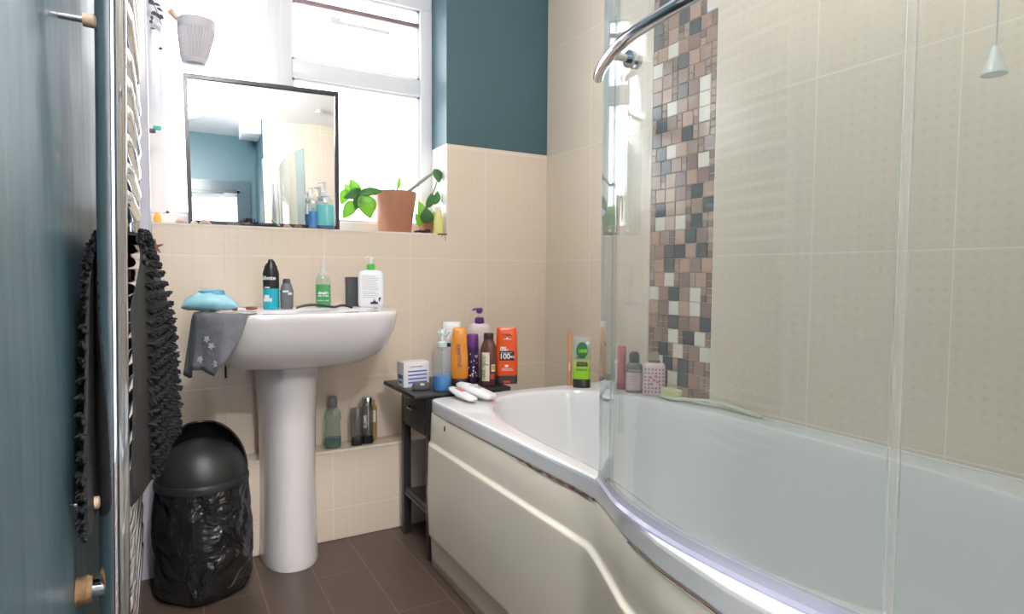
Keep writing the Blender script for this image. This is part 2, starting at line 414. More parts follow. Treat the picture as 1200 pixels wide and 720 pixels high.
# left wall, front walls (with doorway behind the camera), hall beyond
struct(MB().box(XL-.1, XL, YF, 0, 0, ZC).build('wall_left', 'teal_gloss', smooth=0))
b = MB().box(-.86, .1, YF-.1, -2.155, 0, ZC)
struct(b.build('wall_front', 'tile_front', smooth=0))
b = MB().box(-.866, -.86, YF, -2.155, 0, ZC).box(-.97, -.86, YF-.1, YF, 0, ZC).box(XL-.1, -.97, YF-.1, YF, 2.02, ZC).box(XL-.1, -1.46, YF-.1, YF, 0, 2.02)
struct(b.build('wall_entrance', 'teal', smooth=0))
b = MB().box(-1.46, -1.43, YF-.11, YF+.012, 0, 2.02).box(-1.0, -.97, YF-.11, YF+.012, 0, 2.02).box(-1.46, -.97, YF-.11, YF+.012, 1.99, 2.02)
b.box(-1.53, -1.45, YF-.001, YF+.016, 0, 2.09).box(-.98, -.905, YF-.001, YF+.016, 0, 2.09).box(-1.45, -.98, YF-.001, YF+.016, 2.01, 2.09)
struct(b.build('door_1', pm('dark_teal_door_frame', (58, 78, 86), .3), smooth=0))
b = MB().box(-2.0, -1.95, -4.2, YF-.1, 0, ZC).box(-.3, -.25, -4.2, YF-.1, 0, ZC).box(-2, -.25, -4.25, -4.2, 0, ZC).box(-2, -.25, -4.2, YF-.1, ZC, ZC+.05)
struct(b.build('wall_hall', 'ceil', smooth=0))
# pipe boxing in the left corner and low tiled ledge
struct(MB().box(XL, -1.511, -.12, 0, 0, ZC, bev=.003).build('trim_2', 'boxing', smooth=40))
b = MB(); b.box(-1.511, -.0, -.1125, 0, 0, .326, bev=.004)
struct(b.build('trim_3', 'tile_back', smooth=40))
b = MB(); b.box(-1.511, 0, -.1145, -.095, .3175, .329, bev=.003)
struct(b.build('trim_4', pm('cream_tile_edge', (236, 224, 208), .25), smooth=40))
# sill lining
b = MB().box(WX0, WX1, -.002, .20, SILL-.004, SILL+.002)
struct(b.build('trim_5', pm('cream_sill_tile', (236, 228, 216), .3), smooth=0))
b = MB(); b.box(WX1-.003, WX1+.0, -.002, .16, SILL, TEAL_Z, 0)
struct(b.build('trim_6', pm('white_tile_edge', (238, 234, 228), .3), smooth=0))
# dark gap mark on the tiles below the basin
# ---- window
WY = .16
win = bpy.data.objects.new('window_1', None); COL.objects.link(win); struct(win)
f = MB()
f.box(WX0, WX0+.05, WY, WY+.06, SILL+.0452, 2.0598, bev=.002); f.box(-.5274, WX1, WY, WY+.06, SILL+.0452, 2.0598, bev=.002)
f.box(WX0, WX1, WY, WY+.06, SILL, SILL+.045, bev=.004); f.box(WX0, WX1, WY, WY+.06, 2.06, WZ1, bev=.004)
f.box(-1.1295, -1.042, WY+.001, WY+.06, SILL+.0452, 2.0598, bev=.002); f.box(-1.085, -1.078, WY-.004, WY+.02, SILL+.03, 2.1)
f.box(-1.0418, -.5276, WY+.004, WY+.06, 1.705, 1.773, bev=.004)
# glazing beads
for (x0, x1, z0, z1) in ((-1.042, -.5274, SILL+.045, 1.705), (-1.042, -.5274, 1.773, 2.06), (WX0+.05, -1.1295, SILL+.045, 2.06)):
    g = .010
    f.box(x0, x0+g, WY+.015, WY+.05, z0, z1); f.box(x1-g, x1, WY+.015, WY+.05, z0, z1)
    f.box(x0, x1, WY+.015, WY+.05, z0, z0+g); f.box(x0, x1, WY+.015, WY+.05, z1-g, z1)
f.build('window_frame', 'upvc', win)
for (x0, x1, z0, z1) in ((-1.042, -.5274, SILL+.045, 1.705), (-1.042, -.5274, 1.773, 2.06), (WX0+.05, -1.1295, SILL+.045, 2.06)):
    MB().box(x0+.005, x1-.005, WY+.03, WY+.034, z0+.005, z1-.005).build('pane', 'pane', win, smooth=0)
b = MB().box(-1.035, -.535, WY-.004, WY+.014, 1.982, 2.000, bev=.003)
b.build('fanlight_stay', pm('brown_stay_bar', (138, 116, 118), .5), win)
b = MB().box(-.86, -.66, WY-.006, WY+.010, 1.930, 1.945, bev=.004).box(-.90, -.86, WY-.010, WY+.012, 1.928, 1.955, bev=.004)
b.build('window_handle', 'upvc', win)

# ================================================================== BATH
OUT = [(-.45, -.738), (-.6, -.738), (-1.0, -.738), (-1.335, -.738), (-1.35, -.741), (-1.38, -.751), (-1.44, -.774), (-1.51, -.803), (-1.62, -.830), (-1.76, -.846), (-1.95, -.846), (-2.06, -.838), (-2.15, -.82)]
def Lx(y):
    for (a, xa), (c, xc) in zip(OUT, OUT[1:]):
        if c <= y <= a:
            t = (y-a)/(c-a); return xa+(xc-xa)*t
    return OUT[0][1] if y > OUT[0][0] else OUT[-1][1]
def bath_loop(z, y0, y1, linset, rx, e, N=240, soft=0):
    yc, bb = (y0+y1)/2, (y0-y1)/2; L = []
    for j in range(N):
        s = j/N*4; k = int(s); t = s-k
        p, q = [(-1, 1-2*t), (-1+2*t, -1), (1, -1+2*t), (1-2*t, 1)][k]
        r = (abs(p)**e+abs(q)**e)**(-1/e); p, q = p*r, q*r
        y = yc+bb*q; yl = max(-2.15, min(-.45, y))
        lx = Lx(yl)
        if soft: lx = sum(Lx(max(-2.15, min(-.45, y+d))) for d in (-.16, -.12, -.08, -.04, 0, .04, .08, .12, .16))/9
        xl = lx+linset; xm = (xl+rx)/2; hw = (rx-xl)/2
        L.append((xm+hw*p, y, z))
    return L
bath = thing('bathtub', 'white bath with a bulging shower end, ivory panel and curved front edge', 'bathtub', (0, 0, 0))
sh = MB()
E0 = 44
loops = [bath_loop(.506, -.462, -2.150, .016, -.004, E0), bath_loop(.512, -.452, -2.152, .002, -.003, E0), bath_loop(.516, -.450, -2.152, 0, -.003, E0), bath_loop(.518, -.450, -2.152, 0, -.003, E0),
         bath_loop(.546, -.450, -2.152, 0, -.003, E0), bath_loop(.548, -.450, -2.152, 0, -.003, E0), bath_loop(.5535, -.4515, -2.151, .0015, -.003, E0), bath_loop(.5555, -.4545, -2.151, .0045, -.003, E0), bath_loop(.556, -.459, -2.15, .009, -.003, 40), bath_loop(.556, -.462, -2.15, .012, -.003, 40),
         bath_loop(.556, -.505, -2.083, .039, -.067, 2.9, soft=1), bath_loop(.5555, -.508, -2.08, .042, -.070, 2.9, soft=1), bath_loop(.553, -.515, -2.075, .050, -.077, 2.85, soft=1), bath_loop(.544, -.521, -2.07, .056, -.082, 2.85, soft=1),
         bath_loop(.50, -.53, -2.065, .064, -.090, 2.85, soft=1), bath_loop(.36, -.56, -2.05, .082, -.106, 2.9, soft=1), bath_loop(.24, -.60, -2.03, .100, -.122, 2.9, soft=1),
         bath_loop(.19, -.64, -2.00, .125, -.150, 2.9, soft=1), bath_loop(.165, -.72, -1.95, .18, -.20, 2.9, soft=1), bath_loop(.158, -.95, -1.80, .28, -.30, 3, soft=1)]
sh.loft(loops, True, False, True)
sh.build('tub_shell', 'acrylic', bath, smooth=40)
# sealant bead against the wall
MB().tube([(-.0045, -.47, .557), (-.0045, -2.14, .557)], .004, 8).build('sealant', 'white_soft', bath)
# side panel
def outline_pts():
    P = [(-.69, -.456), (-.72, -.457), (-.734, -.463), (-.738, -.476)]
    P.append((-.738, -.495)); P.append((-.738, -.51)); y = -.55
    while y > -2.15: P.append((Lx(y), y)); y -= .015
    return P
PP = outline_pts()
def normal_at(i):
    a = Vector(PP[max(0, i-1)]); c = Vector(PP[min(len(PP)-1, i+1)]); t = (c-a).normalized(); return Vector((t.y, -t.x)) if True else t
def zg(y):
    return .418 if y > -1.34 else .418-.06*min(1, (-1.34-y)/.5)
grid = []
for i, (x, y) in enumerate(PP):
    n = normal_at(i)
    if n.x > 0 and i > 5: n = -n
    if i <= 3: n = [Vector((0, 1)), Vector((-.3, .95)), Vector((-.7, .7)), Vector((-1, .1))][i]
    g = zg(y); k = min(1, max(0, (-.466-y)/.03)); sc = .35+.65*k
    bulge = min(1, max(0, (-1.34-y)/.25))
    P = [(.520, -.014), (.514, -.004), (.507, -.001), (.505, .000), (g+.035, .006), (g+.012, .0075), (g+.008, .0078), (g+.005, .0085), (g+.002, .013), (g-.001, .0175), (g-.003, .0188), (g-.006, .0192), (g-.02, .020), (.26, .0235), (.135, .0185), (.124, .0178), (.121, .0172), (.118, .014), (.115, .009), (.112, .0078), (.108, .0074), (.095, .006), (.04, .0), (.003, -.004)]
    # the flared shower end tucks inwards towards the floor
    row = []
    for z, off in P:
        tuck = bulge*.055*max(0, (.50-z)/.5)**.8
        q = Vector((x, y))+n*(off*sc-tuck)
        row.append((q.x, q.y, z))
    grid.append(row)
pb = MB(); pb.loft(grid, False, False, False)
panel = pb.build('side_panel', 'panel', bath, smooth=60)
md = panel.modifiers.new('thick', 'SOLIDIFY'); md.thickness = .004; md.offset = -1
# dark rusty gap between rim and panel, screw hole
rg = MB(); pts = []
for i in range(30):
    y = -.98-.36*i/29; pts.append((Lx(y)-.0012+random.uniform(-.0006, .0006), y, .5125+random.uniform(-.001, .001)))
rg.tube(pts, .0018, 6, radii=[.0006+.0018*abs(math.sin(i*.9))*min(1, i/8) for i in range(30)])
pts = [(Lx(y)-.001, y, .5115) for y in [-1.52-.012*i for i in range(40)]]
rg.tube(pts, .001, 6)
pts = [(Lx(y)-.001, y, .5125) for y in [-.60-.02*i for i in range(20)]]
rg.tube(pts, .0007, 6)
rg.build('rusty_joint', 'sealrust', bath)
h = at(521, 503, 'x', -.741)
sc_ = MB().add([(h.x-.001, h.y-.004, h.z-.007), (h.x-.001, h.y+.006, h.z-.006), (h.x-.001, h.y, h.z+.009), (h.x+.004, h.y-.004, h.z-.007), (h.x+.004, h.y+.006, h.z-.006), (h.x+.004, h.y, h.z+.009)], [(0, 1, 2), (3, 5, 4), (0, 3, 4, 1), (1, 4, 5, 2), (2, 5, 3, 0)])
sc_.build('chipped_hole', 'ink', bath, smooth=0)

# ---- shower screen
GP0 = [(-.737, -1.355), (-.750, -1.385), (-.765, -1.42), (-.780, -1.455), (-.793, -1.493), (-.804, -1.545), (-.812, -1.60), (-.8155, -1.65), (-.816, -1.70), (-.814, -1.76), (-.810, -1.82), (-.804, -1.88), (-.798, -1.935)]
def catmull(P, k=5):
    out = []; P = [Vector(p) for p in P]
    for i in range(len(P)-1):
        a, b_, c, d = P[max(0, i-1)], P[i], P[i+1], P[min(len(P)-1, i+2)]
        for j in range(k):
            t = j/k; out.append(.5*((2*b_)+(c-a)*t+(2*a-5*b_+4*c-d)*t*t+(3*b_-a-3*c+d)*t**3))
    out.append(P[-1]); return out
GP = catmull(GP0)
def slab(path, th, z0, z1, mi_side=0, mi_edge=1):
    mb = MB(); L = []; P = [Vector(p[:2]) for p in path]
    for i, p in enumerate(P):
        t = (P[min(i+1, len(P)-1)]-P[max(0, i-1)]).normalized(); n = Vector((t.y, -t.x))*th/2
        L.append([(p.x+n.x, p.y+n.y, z0), (p.x+n.x, p.y+n.y, z1), (p.x-n.x, p.y-n.y, z1), (p.x-n.x, p.y-n.y, z0)])
    k = len(L); vs = [q for l in L for q in l]; fs = []; ms = []
    for i in range(k-1):
        for j in range(4):
            m = (j+1) % 4; fs.append((i*4+j, i*4+m, (i+1)*4+m, (i+1)*4+j)); ms.append(mi_side if j in (0, 2) else mi_edge)
    fs += [(3, 2, 1, 0), tuple((k-1)*4+j for j in range(4))]; ms += [mi_edge]*2
    mb.v = vs; mb.f = fs; mb.m = ms; return mb
scr = thing('shower_screen', 'curved clear glass shower screen standing on the bath rim', 'shower screen', (0, 0, 0))
GT = 1.96
slab(GP, .006, .572, GT).build('curved_glass', ['screen', 'screen_edge'], scr, smooth=50)
MB().box(-.801, -.795, -2.145, -1.948, .572, GT).build('fixed_glass', 'screen', scr, smooth=0)
MB().box(-.8012, -.7948, -1.9475, -1.9385, .572, GT, bev=.001).build('hinge_seal', 'strip', scr)
MB().box(-.815, -.780, -2.153, -2.128, .5568, GT+.01, bev=.003).build('wall_profile', 'chrome', scr)
slab([p for p in GP if p.y > -1.432], .0095, .572, GT, 0, 0).build('edge_seal', 'edge_strip', scr, smooth=50)
# bottom seal follows the glass
sl = MB(); L = []; P = [Vector(p) for p in GP]
for i, p in enumerate(P):
    t = (P[min(i+1, len(P)-1)]-P[max(0, i-1)]).normalized(); n = Vector((t.y, -t.x))
    if n.x > 0: n = -n
    sec = [(-.005, .5575), (.010, .5568), (.0105, .560), (.005, .564), (.0042, .578), (-.0042, .578), (-.005, .564)]
    L.append([(p.x+n.x*a, p.y+n.y*a, z) for a, z in sec])
sl.loft(L, True, True, True); sl.build('bottom_seal', 'seal', scr)
# chrome rail on the glass
rp = [Vector((a, c_, 0)) for a, c_ in catmull([(-.787, -1.398), (-.803, -1.422), (-.830, -1.475), (-.862, -1.56), (-.878, -1.66), (-.882, -1.75), (-.876, -1.84), (-.860, -1.92), (-.835, -1.965)], 5)]
RZ = 1.318
MB().tube([(p.x, p.y, RZ) for p in rp], .0095, 16).build('towel_rail', 'chrome', scr)
for (gx, gy, rx_, ry_) in ((-.795, -1.50, -.842, -1.50), (-.807, -1.86, -.872, -1.86)):
    br = MB(); br.tube([(rx_, ry_, RZ), (gx+.004, gy, RZ)], .0065, 14); br.tube([(gx-.010, gy, RZ), (gx-.004, gy, RZ)], .014, 18); br.tube([(gx+.004, gy, RZ), (gx+.010, gy, RZ)], .014, 18)
    br.build('rail_bracket', 'chrome', scr)

# ================================================================== BASIN
bx = -1.108
bas = thing('washbasin', 'white pedestal washbasin mounted below the window sill', 'basin', (bx, 0, 0))
def basin_loop(z, w_, front, back, e, dy=0, N=72):
    L = []; yc = (front+back)/2; ry = (back-front)/2
    for j in range(N):
        a = 2*PI*j/N; ca, sa = math.cos(a), math.sin(a)
        ee = e if sa < 0 else 14
        k = (abs(ca)**ee+abs(sa)**ee)**(-1/ee)
        L.append((w_*ca*k, yc+ry*sa*k, z))
    return L
bb = MB()
WB = 1.065
loops = [basin_loop(.660, .085*WB, -.30, -.006, 3), basin_loop(.664, .15*WB, -.340, -.006, 3), basin_loop(.676, .200*WB, -.385, -.006, 3.2), basin_loop(.70, .234*WB, -.422, -.005, 3.6), basin_loop(.735, .255*WB, -.452, -.004, 4),
         basin_loop(.78, .268*WB, -.474, -.003, 4.2), basin_loop(.82, .273*WB, -.487, -.003, 4.4), basin_loop(.832, .275*WB, -.490, -.003, 4.4), basin_loop(.840, .2745*WB, -.489, -.003, 4.4), basin_loop(.845, .271*WB, -.485, -.004, 4.4),
         basin_loop(.845, .262*WB, -.476, -.008, 4.2)]
bb.loft(loops, True, True, False)
# top deck with bowl
def bowl(z, w_, f_, bk):
    L = []; yc = (f_+bk)/2; ry = (bk-f_)/2
    for j in range(72):
        a = 2*PI*j/72; L.append((w_*math.cos(a), yc+ry*math.sin(a), z))
    return L
bb.loft([basin_loop(.845, .262*WB, -.476, -.008, 4.2), bowl(.844, .205, -.452, -.235), bowl(.838, .198, -.447, -.242), bowl(.80, .175, -.435, -.255), bowl(.755, .135, -.41, -.275), bowl(.73, .07, -.37, -.31), bowl(.728, .02, -.35, -.33)], True, False, True)
bb.build('basin_bowl', 'ceramic', bas, smooth=45)
pd = MB()
def ped_loop(z, w_, f_, bk=-.118):
    L = []; yc = bk; N = 48
    for j in range(N):
        a = 2*PI*j/N; ca, sa = math.cos(a), math.sin(a)
        y = yc+(yc-f_)*sa if sa < 0 else yc+.0*sa
        e = 2.3; k = (abs(ca)**e+abs(sa)**e)**(-1/e)
        L.append((w_*ca*k-.018, yc+(yc-f_)*sa*k if sa < 0 else yc, z))
    return L
pd.loft([ped_loop(.001, .092, -.292), ped_loop(.012, .094, -.294), ped_loop(.05, .091, -.290), ped_loop(.30, .087, -.285), ped_loop(.48, .090, -.288), ped_loop(.60, .097, -.293), ped_loop(.685, .104, -.298)], True, True, True)
pd.build('pedestal', 'ceramic', bas, smooth=45)
MB().tube([(-.195, -.002, .68), (-.195, -.002, .60)], .003, 8).build('waste_pipe', 'ink', bas)

# ================================================================== TOWEL RADIATOR
rad = thing('towel_radiator', 'tall chrome ladder towel radiator mounted on the teal left wall', 'radiator', (-1.5468, 0, 0), rot=(0, .0175, 0))
NY, FY = -1.45, -1.03
for y in (NY, FY):
    MB().tube([(0, y, .47), (0, y, 1.78)], .0155, 24).build('upright', 'chrome', rad)
zs = []
z = .492
while z < .99: zs.append(z); z += .0345
zs += [1.056+.0345*i for i in range(6)] + [1.285+.0345*i for i in range(6)] + [1.53+.0345*i for i in range(6)]
zs = sorted(set(round(q, 4) for q in zs)); zs = [q for q in zs if not (.975 < q < 1.05)]
for q in zs + [.992]:
    path = [(0, NY, q), (.005, NY+.02, q), (.010, NY+.06, q)] + [(.0105, NY+.1+.22*i/4, q) for i in range(5)] + [(.010, FY-.06, q), (.005, FY-.02, q), (0, FY, q)]
    MB().tube(path, .0095, 12).build('rung', 'chrome', rad)
for (y, q) in ((NY, 1.247), (NY, .690), (FY, 1.45), (FY, .80)):
    br = MB(); br.tube([(-.004, y+.004, q), (-.0278-.0175*q, y+.004, q)], .0035, 10)
    o = br.build('wall_bracket', 'chrome_dull', rad)
    MB().tube([(-.0155, y+.004, q), (-.0265, y+.004, q)], .0075, 12).build('bracket_cap', 'tan', o)
vb = MB(); vb.tube([(-.01, NY-.002, .590), (-.026, NY-.002, .590)], .0105, 16)
o = vb.build('valve_tail', 'chrome', rad)
vb = MB(); vb.tube([(-.022, NY-.002, .590), (-.027, NY-.002, .590), (-.032, NY-.002, .590), (-.0378, NY-.002, .590)], .016, 14, radii=[.014, .0165, .015, .017])
vb.build('corroded_collar', 'brass_rust', o)

# ---- chenille mat draped over a rung
mat_ = thing('bath_mat', 'black shaggy chenille bath mat draped over a rung of the radiator', 'bath mat', (0, 0, 0))
pr = [(-1.5555, .675), (-1.557, .72), (-1.557, .80), (-1.556, .88), (-1.554, .95), (-1.549, .985), (-1.538, 1.003), (-1.522, 1.0095), (-1.507, 1.003), (-1.495, .975), (-1.487, .91), (-1.482, .85), (-1.480, .79), (-1.480, .73), (-1.4835, .675)]
pr = [tuple(q) for q in catmull(pr, 4)]
Y0, Y1 = -1.40, -1.075
NYs = 14
def matpt(i, t, off=0):
    a = Vector(pr[max(0, i-1)]); c = Vector(pr[min(len(pr)-1, i+1)]); tt = (c-a).normalized(); n = Vector((-tt.y, tt.x))
    p = Vector(pr[i])+n*off
    side = 1 if i > len(pr)*.5 else 0
    k = max(0, (1.0-p.y)/.33)
    if side: p.x += (-.036+.054*t)*min(1, k*4)*(.6+.4*k); yy_ = Y0-.033*(1-t)*min(1, k*5)+(Y1-Y0)*t; p.x = max(p.x, -1.5323+.0175*p.y+.0105*min(1, max(0, (yy_+1.45)/.06))+off)
    wx = .004*math.sin(t*7+i*.1)*k*side
    y = Y0+(Y1-Y0)*t + (-.033*(1-t)*min(1, k*5) if side else -(.035+.09*k**1.5)*(1-t))
    return Vector((p.x+wx, y, p.y))
bk = MB(); Lg = []
for j in range(NYs+1):
    t = j/NYs
    up = [matpt(i, t, .002) for i in range(len(pr))]; dn = [matpt(i, t, -.0015) for i in range(len(pr))]
    Lg.append(up+dn[::-1])
bk.loft(Lg, True, True, True); bk.build('backing', 'rubber', mat_)
pl = MB(); rp_ = random.Random(5)
for _ in range(8500):
    i = rp_.randrange(1, len(pr)-1); t = rp_.random()
    if i > len(pr)*.5: t = .16+.84*t
    p = matpt(i, t, .002); q = matpt(i, t, .012)
    n = (q-p).normalized()
    if p.x < -1.545: ln = rp_.uniform(.006, .010)
    else: ln = rp_.uniform(.007, .012)
    if -1.545 < p.x < -1.50 and p.z < 1.0: continue
    n = (n+Vector((rp_.uniform(-.5, .5), rp_.uniform(-.7, .7), rp_.uniform(-1.1, .1)))).normalized()
    e = p+n*ln
    if e.x < -1.572: e.x = -1.572
    m_ = (p+e)/2+Vector((0, 0, .001))
    pl.tube([p, m_, e], .002, 5, radii=[.0016, .0020, .0012])
for _ in range(500):   # fringe along the two side edges and the hem
    i = rp_.randrange(1, len(pr)-1); t = rp_.choice((0, 1)); p = matpt(i, t, .003)
    if -1.545 < p.x < -1.50 and p.z < 1.0: continue
    e = p+Vector((rp_.uniform(0, .004), (-1 if t == 0 else 1)*rp_.uniform(.003, .012), rp_.uniform(-.008, .004)))
    pl.tube([p, (p+e)/2, e], .002, 5, radii=[.0022, .0026, .0016])
o = pl.build('chenille_pile', 'chenille', mat_, smooth=80); o['kind'] = 'stuff'

# ================================================================== BIN
bxn, byn = -1.392, -.262
bin_ = thing('waste_bin', 'black domed bathroom bin with a crumpled black liner bag', 'bin', (bxn, byn, 0))
MB().prof([(.004, .098, .098), (.01, .104, .104), (.20, .112, .112), (.335, .120, .120), (.345, .122, .122)], 48, cap1=False).build('bin_body', 'bin', bin_)
bg_ = MB(); rows_ = []
rb = random.Random(3); N = 96; H = 40
ph = [rb.uniform(0, 6.28) for _ in range(12)]
for i in range(H+1):
    z = .345-.340*i/H; lp = []
    for j in range(N):
        a = 2*PI*j/N; t = i/H
        r = .123+.006*math.sin(PI*t)+.010*t*(1-t)*4*.6
        r += .0035*math.sin(17*a+ph[0]+3*t)*max(0, 1-t*2.2) + .004*math.sin(5*a+ph[1]+7*t)*t + .0045*math.sin(9*a-11*t+ph[2])*t*(1.2-t)+.0015*math.sin(23*a+13*t+ph[3])*math.sin(6*t+a*2)
        r += .005*abs(math.sin(14*t+2.3*math.sin(2*a+ph[4])))*t
        if t > .93: r -= (t-.93)*.2
        r = min(r, .1385)
        lp.append((r*math.cos(a), r*math.sin(a), z))
    rows_.append(lp)
bg_.loft(rows_, True, False, False); bg_.build('liner_bag', 'bag', bin_, smooth=70)
MB().prof([(.333, .125, .125), (.330, .129, .129), (.345, .130, .130), (.352, .127, .127), (.352, .121, .121), (.338, .121, .121)], 48, cap0=False, cap1=False).build('rim_band', 'bin', bin_)
# lid flap: front half of a dome, hood: taller rear band
def dome(r, h, a0, a1, p0, p1, n=36, m=14, th=.004, zb=.350):
    mb = MB(); G = []
    for s_, rr, hh in ((0, r, h), (1, r-th, h-th)):
        g = []
        for i in range(m+1):
            ph_ = p0+(p1-p0)*i/m
            g.append([((rr*math.cos(ph_))*math.cos(a0+(a1-a0)*j/n), (rr*math.cos(ph_))*math.sin(a0+(a1-a0)*j/n), zb+hh*math.sin(ph_)) for j in range(n+1)])
        G.append(g)
    return G
def dome_mesh(r, h, a0, a1, p0, p1, th=.004, zb=.350):
    G = dome(r, h, a0, a1, p0, p1, th=th, zb=zb); mb = MB(); L = []
    A, B_ = G
    for j in range(len(A[0])): L.append([A[i][j] for i in range(len(A))]+[B_[i][j] for i in range(len(A)-1, -1, -1)])
    mb.loft(L, True, True, True); return mb
face_b = face(bxn, byn)
md_ = dome_mesh(.124, .118, PI, 2*PI, 0, PI/2-.02)
md_.build('lid_flap', 'bin', bin_, rz=face_b)
# hood: arch standing up at the back
hd = dome_mesh(.129, .168, .10, PI-.10, 0, PI/2-.35, th=.005)
hd.build('lid_hood', 'bin', bin_, rz=face_b)
MB().prof([(.351, .118, .118), (.356, .118, .118)], 40).build('inner_lid', 'bin', bin_)

# ================================================================== SIDE TABLE
tb = thing('side_table', 'black painted side table with a drawer wedged between bath and tiles', 'table', (0, 0, 0))
TX0, TX1, TY0, TY1, TZ = -.785, -.425, -.442, -.120, .567
MB().box(TX0, TX1, TY0, TY1, TZ-.014, TZ, bev=.004).build('table_top', 'blackwood', tb)
fx0, fx1, fy0, fy1 = -.730, -.455, -.430, -.160
for (x, y) in ((fx0, fy0), (fx0, fy1), (fx1, fy0), (fx1, fy1)):
    MB().box(x-.0, x+.028 if x == fx0 else x+.001, y if y == fy0 else y-.028, y+.028 if y == fy0 else y, .001, TZ-.014, bev=.003).build('leg', 'blackwood', tb) if x == fx0 else MB().box(x-.028, x, y if y == fy0 else y-.028, y+.028 if y == fy0 else y, .001, TZ-.014, bev=.003).build('leg', 'blackwood', tb)
MB().box(fx0+.004, fx1-.004, fy0+.004, fy1-.004, .415, TZ-.014).build('drawer_case', 'blackwood', tb, smooth=0)
dr = MB().box(fx0-.002, fx0+.012, fy0+.030, fy1-.030, .425, .545, bev=.003).build('drawer', 'blackwood', tb)
MB().tube([(fx0-.004, -.325, .492), (fx0-.014, -.318, .492), (fx0-.014, -.268, .492), (fx0-.004, -.261, .492)], .004, 8).build('drawer_handle', 'chrome_dull', dr)
MB().box(fx0+.003, fx1-.003, fy0+.003, fy1-.003, .150, .164, bev=.002).build('shelf', 'blackwood', tb)
MB().box(fx0+.006, fx0+.016, fy0+.02, fy1-.02, .164, .180).build('shelf_rail', 'blackwood', tb)
o = MB().prof([(.165, .03, .04), (.19, .05, .06), (.25, .045, .055), (.29, .02, .03)], 20, c=(-.60, -.28)).build('folded_cloth', 'white_soft'); tag(o, 'pale folded cloth lying on the lower shelf of the black table', 'cloth')

# ================================================================== BOTTLES
def stand(name, label, cat, x, y, z, group=None, rz=None):
    return thing(name, label, cat, (x, y, z+.0004), face(x, y) if rz is None else rz, group)
def pump_head(par, z, r, col, h=.05, reach=.03, cap=None, side=-1, collar_h=.016):
    """collar, stem and spout"""
    MB().prof([(z, r, r), (z+collar_h*.8, r*.95, r*.95), (z+collar_h, r*.75, r*.75)], 24).build('pump_collar', cap or col, par)
    m = MB(); m.tube([(0, 0, z+collar_h*.8), (0, 0, z+h*.72)], r*.28, 12)
    m.prof([(z+h*.70, r*.42, r*.42), (z+h*.92, r*.48, r*.48), (z+h, r*.36, r*.36)], 18)
    m.tube([(0, 0, z+h*.88), (side*reach*.6, 0, z+h*.90), (side*reach, 0, z+h*.82)], r*.2, 10)
    m.build('pump_head', col, par)
def textlines(par, ell, x0, x1, ztop, n, dz, mat='greyink', hgt=.0014, name='fine_print', rr=None):
    q = MB(); rr = rr or random.Random(1)
    for i in range(n):
        z = ztop-i*dz; patch(q, x0, x0+(x1-x0)*rr.uniform(.7, 1), z-hgt/2, z+hgt/2, ell, lift=.0009, n=6)
    q.build(name, mat, par, smooth=0)

# -- on the basin
BZ = .845
t = stand('shaving_gel_can', 'black and turquoise shaving gel can on the basin, left of the small grey bottle', 'can', -1.180, -.20, BZ)
r = .0245
MB().prof([(0, r-.001, r-.001), (.002, r, r), (.066, r, r)], 36, cap1=False).build('can_body', 'teal_can', t)
MB().prof([(.066, r+.0001, r+.0001), (.115, r, r), (.124, r*.92, r*.92), (.128, r*.86, r*.86)], 36).build('can_top', 'ink', t)
MB().prof([(.128, r*.84, r*.84), (.138, r*.78, r*.78), (.144, r*.62, r*.62, 0, 0), (.152, r*.45, r*.5, .002, 0), (.160, r*.25, r*.4, .0, 0)], 28).build('nozzle_cap', 'black', t)
MB().tube([(-.006, 0, .146), (-.014, 0, .153)], .0045, 10).build('nozzle', 'white', t)
text('brand_lettering', 'Gillette', .0175, 'whiteink', t, x=-.012, z=.100, ell=(r+.0006, r+.0006, 2), bold=.0003)
q = MB(); patch(q, -.022, .002, .025, .036, (r, r, 2)); patch(q, -.020, -.006, .036, .046, (r, r, 2)); q.build('printed_swoosh', 'whiteink', t, smooth=0)
q = MB(); patch(q, -.020, -.004, .068, .072, (r+.0004, r+.0004, 2)); q.build('small_print', 'whiteink', t, smooth=0)

t = stand('roll_on_bottle', 'small grey shouldered bottle beside the turquoise shaving can', 'bottle', -1.133, -.205, BZ)
MB().prof([(0, .018, .013), (.004, .020, .0145), (.050, .0205, .0145), (.058, .0215, .015), (.064, .019, .014), (.080, .015, .012), (.083, .012, .011)], 32, 2.4).build('bottle_body', 'greyplastic', t)
MB().prof([(.083, .012, .011), (.094, .0115, .011), (.098, .009, .009)], 24).build('bottle_cap', 'darkgrey', t)
q = MB(); patch(q, -.012, .006, .054, .060, (.0215, .015, 2.4)); patch(q, .004, .016, .046, .053, (.0205, .0145, 2.4)); q.build('label_print', 'whiteink', t, smooth=0)

t = stand('foam_bottle', 'clear foaming bottle half filled with green liquid on the basin', 'bottle', -1.009, -.17, BZ)
MB().prof([(0, .023, .023), (.003, .025, .025), (.088, .025, .025), (.10, .022, .022), (.108, .018, .018)], 32, cap1=False).build('bottle_body', 'bottle_clear', t)
MB().prof([(.002, .023, .023), (.004, .024, .024), (.078, .024, .024)], 32).build('liquid', 'green_liq', t)
MB().prof([(.106, .018, .018), (.116, .017, .017), (.119, .010, .010), (.135, .0085, .0085), (.150, .007, .007), (.153, .004, .004)], 24).build('foam_pump', pm('frosted_cap', (206, 206, 198), .5), t)
text('brand_lettering', 'simple', .013, 'whiteink', t, z=.050, ell=(.0255, .0255, 2), bold=.0006); text('label_text', 'KIND TO SKIN', .0055, 'whiteink', t, z=.040, ell=(.0255, .0255, 2), bold=.0002)
text('label_text', 'FOAMING WASH', .005, 'whiteink', t, z=.024, ell=(.0255, .0255, 2))

